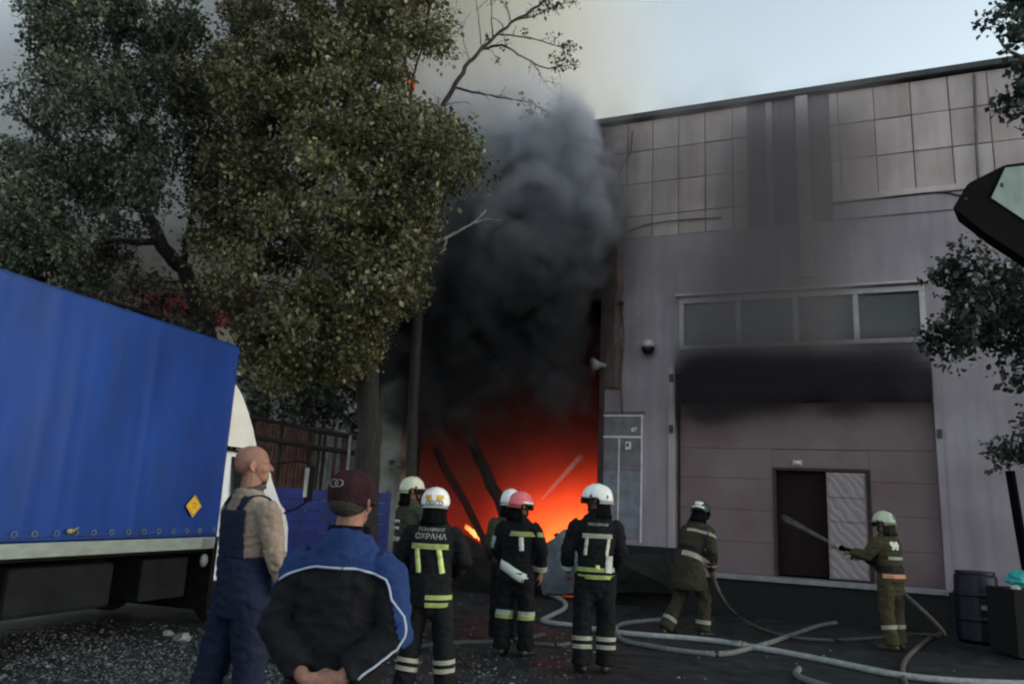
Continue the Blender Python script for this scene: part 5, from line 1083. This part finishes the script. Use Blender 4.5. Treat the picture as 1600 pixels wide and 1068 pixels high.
# --- capped worker, hands clasped behind
f = Fig((-.625, 3.18, 0), R(-6), 1.70, lean=3, label='worker in maroon cap and blue yoked dark jacket, hands clasped behind the back')
A = [arm_joints(f, -1, (-.245, -.06, 1.15), (-.06, -.19, .985), sh=(.165, 0, 1.41)), arm_joints(f, 1, (.245, -.06, 1.15), (.08, -.18, .99), sh=(.165, 0, 1.41))]
Lg = legs(f, ((-.13, 0, .09), (.13, 0, .09)), ((-.12, .02, .5), (.12, .02, .5))); HM = head_frame(f, yaw=-14, pitch=2)
body(f, HM, A, Lg, .0065, hands=[gl(A[0][2], V3((.75, -.08, -.5)), V3((0, 1, 0)), 1, k=f.k, curl=48), gl(A[1][2], V3((-.8, -.25, -.35)), V3((0, 1, 0)), -1, k=f.k, curl=48)]); boots(f, Lg); k = f.k
M_JB = cloth('black_jacket_cloth', (.006, .006, .009), .25, 5); M_YK = cloth('blue_yoke_cloth', (.013, .032, .115), .15, 5); M_PIP = mat('pale_piping', (.34, .39, .50), .6, var=.1)
bm = bmesh.new(); P_, R_ = torso_pts(f, [(.80, .19, .145, 0), (.92, .19, .148, 0), (1.04, .182, .145, 0), (1.18, .186, .15, 0), (1.32, .196, .146, -.005), (1.40, .180, .125, -.01), (1.455, .135, .105, -.01), (1.50, .098, .088, -.005), (1.52, .088, .085, 0)]); tube(bm, P_, R_, 28)
for s_, e, w_ in A: tube(bm, [s_.lerp(f.U((0, 0, 1.34)), .15), s_.lerp(e, .12), s_.lerp(e, .6), e, e.lerp(w_, .5), w_.lerp(e, .10)], [.076 * k, .080 * k, .074 * k, .070 * k, .060 * k, .050 * k], 16)
jm = remesh(bm, .009, 3, (.011, 8, 14)); J = f.obj('jacket', jm, M_JB); bj = bvh_of(jm)
# blue yoke: the top of the jacket, cut along the piping line
def yoke_z(x): return (1.398 - .75 * max(0, abs(x) - .07) ** 1.45 - (4.2 if x > 0 else .5) * max(0, abs(x) - .195) ** 1.2) * k
src = bmesh.new(); src.from_mesh(jm); kill = [fc for fc in src.faces if fc.calc_center_median().z < yoke_z(fc.calc_center_median().x) - .008]
bmesh.ops.delete(src, geom=kill, context='FACES')
for v in src.verts:
    v.co += v.normal * .0045
    lim = yoke_z(v.co.x) - .006
    if lim - .012 < v.co.z < lim: v.co.z = lim
f.obj('yoke', src, M_YK)
pts = [V3((x, 0, yoke_z(x))) for x in np.linspace(-.245 * k, .235 * k, 50)]
bm = bmesh.new(); q = []
for p in pts:
    h_ = bj.ray_cast(p - V3((0, .6, 0)), V3((0, 1, 0)), 1)[0]
    if h_ is not None: q.append(h_ - V3((0, .010, 0)))
# down the outside of the right sleeve
s_, e, w_ = A[1]
for t in np.linspace(.72, 1, 5):
    c = s_.lerp(e, t); d = V3((.75, -.66, .0)).normalized(); h_ = bj.ray_cast(c + d * .5, -d, .5)[0]
    if h_ is not None: q.append(h_ + d * .006)
for t in np.linspace(.1, .8, 9):
    c = e.lerp(w_, t); d = V3((.62, -.66, -.42)).normalized(); h_ = bj.ray_cast(c + d * .5, -d, .5)[0]
    if h_ is not None: q.append(h_ + d * .006)
tube(bm, q, [.0048] * len(q), 8); f.obj('piping', bm, M_PIP)
bm = bmesh.new(); tube(bm, [f.U((0, .004, 1.50)), f.U((0, .008, 1.535))], [(.092 * k, .090 * k), (.078 * k, .082 * k)], 22); f.obj('orange_lining', bm, cloth('orange_lining_cloth', (.42, .07, .025)))
bm = bmesh.new(); rr_ = []
for i in range(26):
    t = R(200 + 320 * i / 25 - 90); c_, s__ = math.cos(t), math.sin(t); rr_.append([bm.verts.new(f.U((.088 * c_ * m_, .085 * s__ * m_ + .004, z))) for z, m_ in ((1.525, 1.0), (1.555, .93), (1.56, .99), (1.53, 1.08))])
for A_, B_ in zip(rr_, rr_[1:]):
    for j in range(3): bm.faces.new((A_[j], A_[j + 1], B_[j + 1], B_[j]))
bmesh.ops.solidify(bm, geom=bm.faces[:], thickness=.004); f.obj('collar', bm, M_JB)
bm = bmesh.new(); tube(bm, [f.S((0, 0, z)) for z in (.78, .88, .97)], [(.14 * k, .12 * k), (.17 * k, .13 * k), (.16 * k, .12 * k)], 20, round_cap=True)
for h, kn, a in Lg: tube(bm, [h, h.lerp(kn, .4), kn, kn.lerp(a, .5), a], [.115 * k, .10 * k, .085 * k, .08 * k, .08 * k], 14)
f.obj('trousers', remesh(bm, .012, 4, (.007, 8, 3)), M_JB)
# hair fringe under the cap and the cap
bm = bmesh.new(); me_ = None
b2 = bmesh.new(); ell(b2, (0, -.028, .125), (.080, .090, .060), seg=20); 
for v in list(b2.verts):
    if v.co.y > .02 : v.co.y = .02
me = fin(b2); me.transform(HM); f.obj('hair', me, mat('short_dark_hair', (.035, .028, .025), .9, bump=.8, bscale=120))
b2 = bmesh.new(); rings = []
for z, rx, ry in ((.112, .086, .104), (.13, .092, .112), (.165, .0955, .1165), (.20, .093, .113), (.232, .082, .100), (.253, .058, .072), (.262, .025, .032)):
    rings.append([b2.verts.new((rx * math.cos(2 * math.pi * i / 36), -.004 + ry * math.sin(2 * math.pi * i / 36), z + (.012 if math.sin(2 * math.pi * i / 36) > .3 and z < .12 else 0) + .004 * noise.noise(V3((i * .5, z * 30, 1))))) for i in range(36)])
for A_, B_ in zip(rings, rings[1:]):
    for i in range(36): b2.faces.new((A_[i], A_[(i + 1) % 36], B_[(i + 1) % 36], B_[i]))
b2.faces.new(rings[-1]); bmesh.ops.solidify(b2, geom=b2.faces[:], thickness=.003); me = fin(b2); me.transform(HM); M_CAP = cloth('dark_maroon_cap_cloth', (.05, .022, .028), .25, 9); cp = f.obj('cap', me, M_CAP)
b2 = bmesh.new(); ra = []
for i in range(15):
    t = R(25 + 130 * i / 14); ra.append((b2.verts.new((.09 * math.cos(t), .108 * math.sin(t), .125)), b2.verts.new((.095 * math.cos(t), .105 * math.sin(t) + .075 * math.sin(R(180 * i / 14)) ** .6, .112))))
for A_, B_ in zip(ra, ra[1:]): b2.faces.new((A_[0], A_[1], B_[1], B_[0]))
bmesh.ops.solidify(b2, geom=b2.faces[:], thickness=.004); me = fin(b2); me.transform(HM); f.obj('peak', me, M_CAP, parent=cp)
hb_ = bvh_of(cp.data); b2 = bmesh.new()
M_LG = mat('faded_grey_emblem', (.20, .16, .17), .8)
for cx, r0 in ((-.012, .020), (.014, .018)):
    q = []
    for t in np.linspace(0, 2 * math.pi, 17):
        p = HM @ V3((cx + .01 + r0 * math.cos(t), -.2, .205 + r0 * .8 * math.sin(t))); h_ = hb_.ray_cast(p, V3((0, 1, 0)), 1)[0]
        if h_ is not None: q.append(h_ - V3((0, .002, 0)))
    if len(q) > 8: tube(b2, q, [.0028] * len(q), 5)
f.obj('cap_emblem', b2, M_LG, parent=cp)
# ------------------------------------------------------------------ hoses, nozzle and water
M_HOSE = mat('pale_canvas_hose', (.30, .31, .31), .8, var=.25, scale=20, bump=.3, bscale=120); M_HOSEG = mat('grey_canvas_hose', (.15, .155, .155), .8, var=.3, scale=20); M_HOSED = mat('dirty_hose', (.085, .075, .065), .85, var=.3, scale=15)
M_CPL = mat('worn_metal_coupling', (.35, .34, .32), .45, .7, var=.2)
def hose(pts, r, m, label, z=0, cpl=()):
    q = []
    for p in pts:
        if isinstance(p, Vector): q.append(p)
        else:
            g = G(p[0], p[1]); q.append(Vector((g.x, g.y, gz(g.x, g.y) + r + (p[2] if len(p) > 2 else 0))))
    s_ = spline(q, 8); bm = bmesh.new(); tube(bm, s_, [r] * len(s_), 10); H_ = link('fire_hose', fin(bm), m, smooth=True, label=label, cat='hose', group='fire hoses lying across the yard')
    for i_ in cpl:
        a_ = s_[i_]; d_ = (s_[i_ + 1] - s_[i_ - 1]).normalized(); bm = bmesh.new(); tube(bm, [a_ + d_ * t for t in (-.09, -.07, -.02, 0, .02, .07, .09)], [r * 1.1, r * 1.35, r * 1.35, r * 1.6, r * 1.35, r * 1.35, r * 1.1], 12); link('coupling', fin(bm), M_CPL, H_)
hose([(830, 925), (855, 930), (880, 940), (882, 950), (862, 960), (848, 968), (868, 974), (900, 978), (935, 986)], .036, M_HOSE, 'pale hose snaking in an S between the two standing officers', cpl=(60,))
hose([(925, 984), (965, 990), (1010, 995), (1060, 998), (1120, 1003), (1170, 1012), (1230, 1020), (1310, 1035), (1400, 1052), (1500, 1062), (1640, 1070)], .037, M_HOSE, 'longest pale hose running from the officer to the lower right corner', cpl=(38,))
hose([(1052, 966), (1010, 970), (975, 974), (962, 984), (972, 1000), (1010, 1010), (1070, 1018), (1130, 1022), (1172, 1014), (1205, 1002), (1240, 988), (1290, 974), (1345, 968), (1385, 970)], .032, M_HOSEG, 'grey hose looping from the bending firefighter towards the nozzleman', 0)
hose([F5H, F5H + Vector((.12, -.1, -.35)), (1150, 958), (1185, 978), (1240, 992), (1310, 997), (1375, 995), (1440, 990), Vector((F4L[0] + .55, F4L[1] - .2, .25)), NZ2 + Vector((.25, -.12, -.25)), NZ2, NZ.lerp(NZ2, .4), NZ], .026, M_HOSED, 'dirty working hose dropping from the bending firefighter and rising to the nozzle')
hose([(1248, 1044), (1244, 1052), (1262, 1062), (1300, 1075), (1360, 1095)], .036, M_HOSEG, 'short end of pale hose curling at the bottom edge')
hose([(1482, 955), (1475, 980), (1450, 1000), (1420, 1020), (1410, 1040), (1414, 1062), (1424, 1080)], .03, M_HOSED, 'thin grey hose curving down at the lower right across the pale one')
hose([(395, 1010), (430, 1028), (520, 1030), (600, 1020), (660, 1008), (720, 1002), (800, 1000), (850, 990)], .03, mat('black_hose', (.04, .042, .044), .8), 'dark hose lying on the gravel behind the two workers')
hose([(890, 1004), (870, 1006), (830, 1003)], .022, M_HOSED, 'short piece of dirty hose beside the boots of the standing officer')
# nozzle
dN = (P(1200, 805, 13.2) - NZ).normalized(); nzl = empty('hose_nozzle', NZ, label='black hose nozzle held out towards the pass door', cat='nozzle')
bm = bmesh.new(); tube(bm, [dN * t for t in (-.12, .0, .05, .12, .2, .24)], [.03, .035, .04, .035, .03, .042], 14); link('barrel', fin(bm), M_BLK, nzl, smooth=True)
bm = bmesh.new(); tube(bm, [Vector((0, 0, 0)), Vector((0, .0, -.10))], [.016, .018], 8); link('grip', fin(bm), M_BLK, nzl)
def watermat():
    m, t, N, L, b = nm('water_spray'); b.inputs['Base Color'].default_value = (.8, .82, .85, 1); b.inputs['Roughness'].default_value = .6
    tr = N.new('ShaderNodeBsdfTransparent'); mx = N.new('ShaderNodeMixShader'); n = N.new('ShaderNodeTexNoise'); n.inputs['Scale'].default_value = 14; n.inputs['Detail'].default_value = 4; tc = N.new('ShaderNodeTexCoord'); L.new(tc.outputs['Object'], n.inputs[0])
    r = N.new('ShaderNodeMapRange'); r.inputs[1].default_value = .35; r.inputs[2].default_value = .7; r.inputs[3].default_value = .01; r.inputs[4].default_value = .17; L.new(n.outputs[0], r.inputs[0])
    L.new(r.outputs[0], mx.inputs[0]); L.new(tr.outputs[0], mx.inputs[1]); L.new(b.outputs[0], mx.inputs[2]); L.new(mx.outputs[0], N['Material Output'].inputs[0]); return m
M_WAT = watermat()
def jet(a, b, r0, r1, drop, label):
    bm = bmesh.new(); q = [a.lerp(b, t) - Vector((0, 0, drop * t * t)) for t in np.linspace(0, 1, 12)]; tube(bm, q, [r0 + (r1 - r0) * t for t in np.linspace(0, 1, 12)], 10, cap=False); o = link('water_jet', fin(bm), M_WAT, smooth=True, label=label, cat='water jet', group='water jets')
    for _ in range(1): pass
jet(NZ + dN * .25, BM @ Vector((.1, .3, 1.62)), .014, .055, -.0, 'thin water jet from the nozzle into the dark pass door')
jet(P(848, 778, 9.5), BM @ Vector((-3.62, .3, 2.62)), .015, .055, 0, 'faint water jet rising to the right through the orange glow')
# ------------------------------------------------------------------ flames
def firemat(name, c0, c1, s0, s1):
    m, t, N, L, b = nm(name); N.remove(b); tc = N.new('ShaderNodeTexCoord'); n = N.new('ShaderNodeTexNoise'); n.inputs['Scale'].default_value = 3; n.inputs['Detail'].default_value = 4; L.new(tc.outputs['Object'], n.inputs[0])
    cr = N.new('ShaderNodeValToRGB'); e = cr.color_ramp.elements; e[0].position = .35; e[0].color = (*c0, 1); e[1].position = .65; e[1].color = (*c1, 1); L.new(n.outputs[0], cr.inputs[0])
    em = N.new('ShaderNodeEmission'); r = N.new('ShaderNodeMapRange'); r.inputs[1].default_value = .35; r.inputs[2].default_value = .65; r.inputs[3].default_value = s0; r.inputs[4].default_value = s1; L.new(n.outputs[0], r.inputs[0]); L.new(r.outputs[0], em.inputs[1]); L.new(cr.outputs[0], em.inputs[0]); L.new(em.outputs[0], N['Material Output'].inputs[0]); return m
M_FL = firemat('flame_orange', (1, .06, .006), (1, .14, .02), .10, .30); M_FLH = firemat('flame_yellow', (1, .20, .03), (1, .42, .12), .35, .75)
fi = empty('fire', B0, BROT, label='orange fire burning on the floor inside the left gateway', cat='fire')
def tongue(base, h, w_, m, seed, lean=0.0):
    bm = bmesh.new(); q = []; rr = []
    for t in np.linspace(0, 1, 10):
        q.append(base + Vector((lean * t + .12 * h * noise.noise(Vector((t * 2.5, seed, 0))), .1 * noise.noise(Vector((seed, t * 3, 0))), h * t))); rr.append(max(.004, w_ * (math.sin(math.pi * min(1, t * .8 + .22)) ** 1.1) * (1 - t * .35)))
    tube(bm, q, rr, 10, round_cap=False); return link('flame', fin(bm), m, fi, smooth=True)
for i in range(26):
    x_ = random.uniform(-5.2, -3.3); tongue(Vector((x_, random.uniform(1.6, 4.6), 0)), random.uniform(.4, 1.5), random.uniform(.08, .22), M_FL, i, random.uniform(-.2, .2))
for i, (px, py, h_) in enumerate(((738, 833, .16), (745, 838, .15), (752, 842, .10), (733, 828, .12))): tongue(WL(px, py, .35), h_, .05, M_FLH, 30 + i, -.10)
for i in range(6): tongue(Vector((random.uniform(-6.3, -5.4), random.uniform(1.5, 3), .2)), random.uniform(.3, .7), .12, M_FL, 50 + i)
rf = empty('roof_fire', BM @ WL(640, 128, 1.5), BROT, label='small orange flame glimpsed through the leaves above the roof', cat='fire')
fi_keep = fi; fi = rf
for i in range(3): tongue(Vector((-.12 + i * .12, 0, -.25)), random.uniform(.35, .6), .07, M_FL, 80 + i)
fi = fi_keep
# ------------------------------------------------------------------ smoke and glow (real volumes, in warehouse space)
def volume(name, a, b, build, label, wall=True, step=1.0):
    m = bpy.data.materials.new(name + '_volume'); m.use_nodes = True; t = m.node_tree; N, L = t.nodes, t.links; N.clear(); out = N.new('ShaderNodeOutputMaterial'); pv = N.new('ShaderNodeVolumePrincipled'); L.new(pv.outputs[0], out.inputs['Volume'])
    pv.inputs['Density'].default_value = 0
    tc = N.new('ShaderNodeTexCoord'); sp = N.new('ShaderNodeSeparateXYZ'); L.new(tc.outputs['Object'], sp.inputs[0])
    class X:
        def __init__(s, o): s.o = o
        def _b(s, op, y, c=False):
            n = N.new('ShaderNodeMath'); n.operation = op; n.use_clamp = c
            for i, v in enumerate((s, y)):
                if isinstance(v, X): L.new(v.o, n.inputs[i])
                else: n.inputs[i].default_value = v
            return X(n.outputs[0])
        def __add__(s, y): return s._b('ADD', y)
        def __sub__(s, y): return s._b('SUBTRACT', y)
        def __mul__(s, y): return s._b('MULTIPLY', y)
        def min(s, y): return s._b('MINIMUM', y)
        def max(s, y): return s._b('MAXIMUM', y)
        def ramp(s, lo, hi, a_=0.0, b_=1.0, sm=True):
            n = N.new('ShaderNodeMapRange'); n.interpolation_type = 'SMOOTHSTEP' if sm else 'LINEAR'
            n.inputs[1].default_value = lo; n.inputs[2].default_value = hi; n.inputs[3].default_value = a_; n.inputs[4].default_value = b_; L.new(s.o, n.inputs[0]); return X(n.outputs[0])
    def noi(scale, detail=3, dist=0, sc3=(1, 1, 1), off=(0, 0, 0), rough=.55):
        mp = N.new('ShaderNodeMapping'); mp.inputs['Scale'].default_value = sc3; mp.inputs['Location'].default_value = off; L.new(tc.outputs['Object'], mp.inputs[0])
        n = N.new('ShaderNodeTexNoise'); n.inputs['Scale'].default_value = scale; n.inputs['Detail'].default_value = detail; n.inputs['Distortion'].default_value = dist; n.inputs['Roughness'].default_value = rough; L.new(mp.outputs[0], n.inputs[0]); return X(n.outputs[0])
    build(X(sp.outputs[0]), X(sp.outputs[1]), X(sp.outputs[2]), noi, pv, L, N)
    try: m.cycles.volume_step_rate = step
    except Exception: pass
    bm = bmesh.new(); boxb(bm, a, b); o = link(name, fin(bm), m, label=label, kind='stuff')
    if wall: o.matrix_world = BM
    return o
def black(x, y, z, noi, pv, L, N):
    n = noi(.50, 4, 1.0, (1, 1, .8)); n2 = noi(1.4, 3, .8, off=(3, 1, 2)); n3 = noi(3.6, 3, .5, off=(1, 4, 2))
    left = (x + z.ramp(4.0, 6.5, -.9, .9)).ramp(-9.4, -7.6); right = (x + z.ramp(7.8, 13.0, 0, 2.6) + z.ramp(3.5, 7.0, .55, 0)).ramp(-3.9, -2.25, 1, 0); low = (z + x.ramp(-7.4, -4.5, .9, 0)).ramp(2.5, 4.9); top = z.ramp(8.2, 14.0, 1, .0); face = y.ramp(-2.0, -.6)
    f_ = left.min(right).min(low).min(top).min(face)
    d = (f_ + (n - .5) * 1.7 + (n2 - .5) * 1.0 + (n3 - .5) * .35).ramp(.28, .80) * (n2.ramp(.3, .7, .35, 1.7)) * (n.ramp(.35, .65, .5, 1.6)) * face.ramp(0, .25) * right.ramp(0, .12) * low.ramp(0, .1) * left.ramp(0, .1) * top.ramp(0, .1)
    den = d * z.ramp(5.0, 9.5, 4.2, 2.6) * z.ramp(8.6, 11.5, 1.0, .13); L.new(den.o, pv.inputs['Density'])
    al = z.ramp(5.0, 8.8, .10, .68); cc = N.new('ShaderNodeCombineColor'); L.new((al * .93).o, cc.inputs[0]); L.new((al * .95).o, cc.inputs[1]); L.new((al * 1.06).o, cc.inputs[2]); L.new(cc.outputs[0], pv.inputs['Color']); pv.inputs['Anisotropy'].default_value = .1
volume('black_smoke', (-10, -2.2, 2.0), (-2.2, -.18, 14.0), black, 'thick black smoke billowing up from the left gateway in front of the wall', step=.6)
def drift(x, y, z, noi, pv, L, N):
    n = noi(.6, 4, .5, (1, 1, .45), (5, 0, 1))
    c = (x + z.ramp(4, 9.5, .25, -.5)); m_ = c.ramp(-2.0, -.4).min(c.ramp(.2, 2.6, 1, 0)).min(z.ramp(3.9, 5.0)).min(z.ramp(8.3, 9.7, 1, 0)).min(y.ramp(-1.2, -.5))
    d = (m_ + (n - .5) * .8).ramp(.2, 1.0) * m_.ramp(0, .2) + z.ramp(5.5, 8.0) * z.ramp(9.2, 10.2, 1, 0) * x.ramp(-3.2, -2.9) * x.ramp(-2.2, .4, 1, 0) * n.ramp(.35, .65) * .30; L.new((d * 2.2).o, pv.inputs['Density']); pv.inputs['Color'].default_value = (.40, .365, .375, 1)
volume('grey_smoke', (-3.2, -1.3, 3.9), (3.0, -.2, 10.3), drift, 'thin grey smoke drifting up over the pilaster and window')
def leak(x, y, z, noi, pv, L, N):
    n = noi(1.3, 4, .5, (1, 1, 1), (2, 0, 1)); e = x.ramp(-1.7, -1.3).min(x.ramp(2.1, 2.48, 1, 0)); low = (z + (n - .5) * .9 + x.ramp(-1.7, 2.4, .12, -.12)).ramp(3.3, 4.0)
    d = low * e.ramp(0, 1, .55, 1.0) * z.ramp(4.15, 4.9, 1, .0) * y.ramp(-.55, -.2); L.new((d * 5.2).o, pv.inputs['Density']); pv.inputs['Color'].default_value = (.12, .10, .12, 1)
volume('gate_smoke', (-1.72, -.6, 2.6), (2.49, .18, 4.95), leak, 'black smoke leaking out under the top of the gate')
def plume(x, y, z, noi, pv, L, N):
    n = noi(.16, 4, .6, (1, 1, 1)); n2 = noi(.5, 3, .4, (1, 1, 1), (7, 2, 1))
    xx = x + (z - 9.0) * .10; r_ = xx.ramp(-7.5, -.5, 1, 0); l_ = x.ramp(-62, -45); f_ = r_.min(l_).min(z.ramp(9.3, 10.8)).min(y.ramp(1.5, 3.5)).min(y.ramp(9, 12, 1, 0)).min(z.ramp(20, 27, 1, 0))
    d = (f_ + (n - .5) * .8 + (n2 - .5) * .3).ramp(.10, 1.0) * f_.ramp(0, .15); L.new((d * x.ramp(-30, -16, .22, .42).min(x.ramp(-14, -4, .42, .20))).o, pv.inputs['Density']); wc = x.ramp(-16, -8); cc = N.new('ShaderNodeCombineColor'); L.new((wc * .03 + .82).o, cc.inputs[0]); cc.inputs[1].default_value = .80; L.new((wc * -.09 + .82).o, cc.inputs[2]); L.new(cc.outputs[0], pv.inputs['Color']); pv.inputs['Anisotropy'].default_value = .3
volume('sky_smoke', (-62, 1.2, 9.55), (3, 12.5, 27), plume, 'tall brown grey smoke plume rising from the roof behind the trees', step=.45)
def glow(x, y, z, noi, pv, L, N):
    n = noi(.7, 4, .8, (1, 1, .8)); n2 = noi(1.8, 3, .5, off=(1, 5, 2))
    hot = (x.ramp(-6.2, -4.2).min(x.ramp(-3.3, -2.4, 1, .6))); up = (z + (n2 - .5) * 2.2 + (n - .5) * 1.6).ramp(.1, 3.6, 1, 0, True)
    s = up * up * (hot * .93 + .05) * n.ramp(.32, .66, .15, 1.7) * n2.ramp(.3, .7, .5, 1.5); L.new((s * .56).o, pv.inputs['Emission Strength'])
    cr = N.new('ShaderNodeValToRGB'); e = cr.color_ramp.elements; e[0].position = 0; e[0].color = (1, .035, .008, 1); e[1].position = .8; e[1].color = (1, .15, .026, 1); L.new(s.o, cr.inputs[0]); L.new(cr.outputs[0], pv.inputs['Emission Color'])
    L.new((z.ramp(1.0, 4.5, .35, 1.2) * n.ramp(.3, .7, .3, 1.4)).o, pv.inputs['Density']); pv.inputs['Color'].default_value = (.25, .2, .2, 1)
volume('fire_glow', (XL + .4, .32, .02), (OPR - .02, 5.5, 5.6), glow, 'orange lit smoke and flame glow filling the left gateway')

bpy.data.objects.remove(WO); bpy.data.scenes.remove(WS)
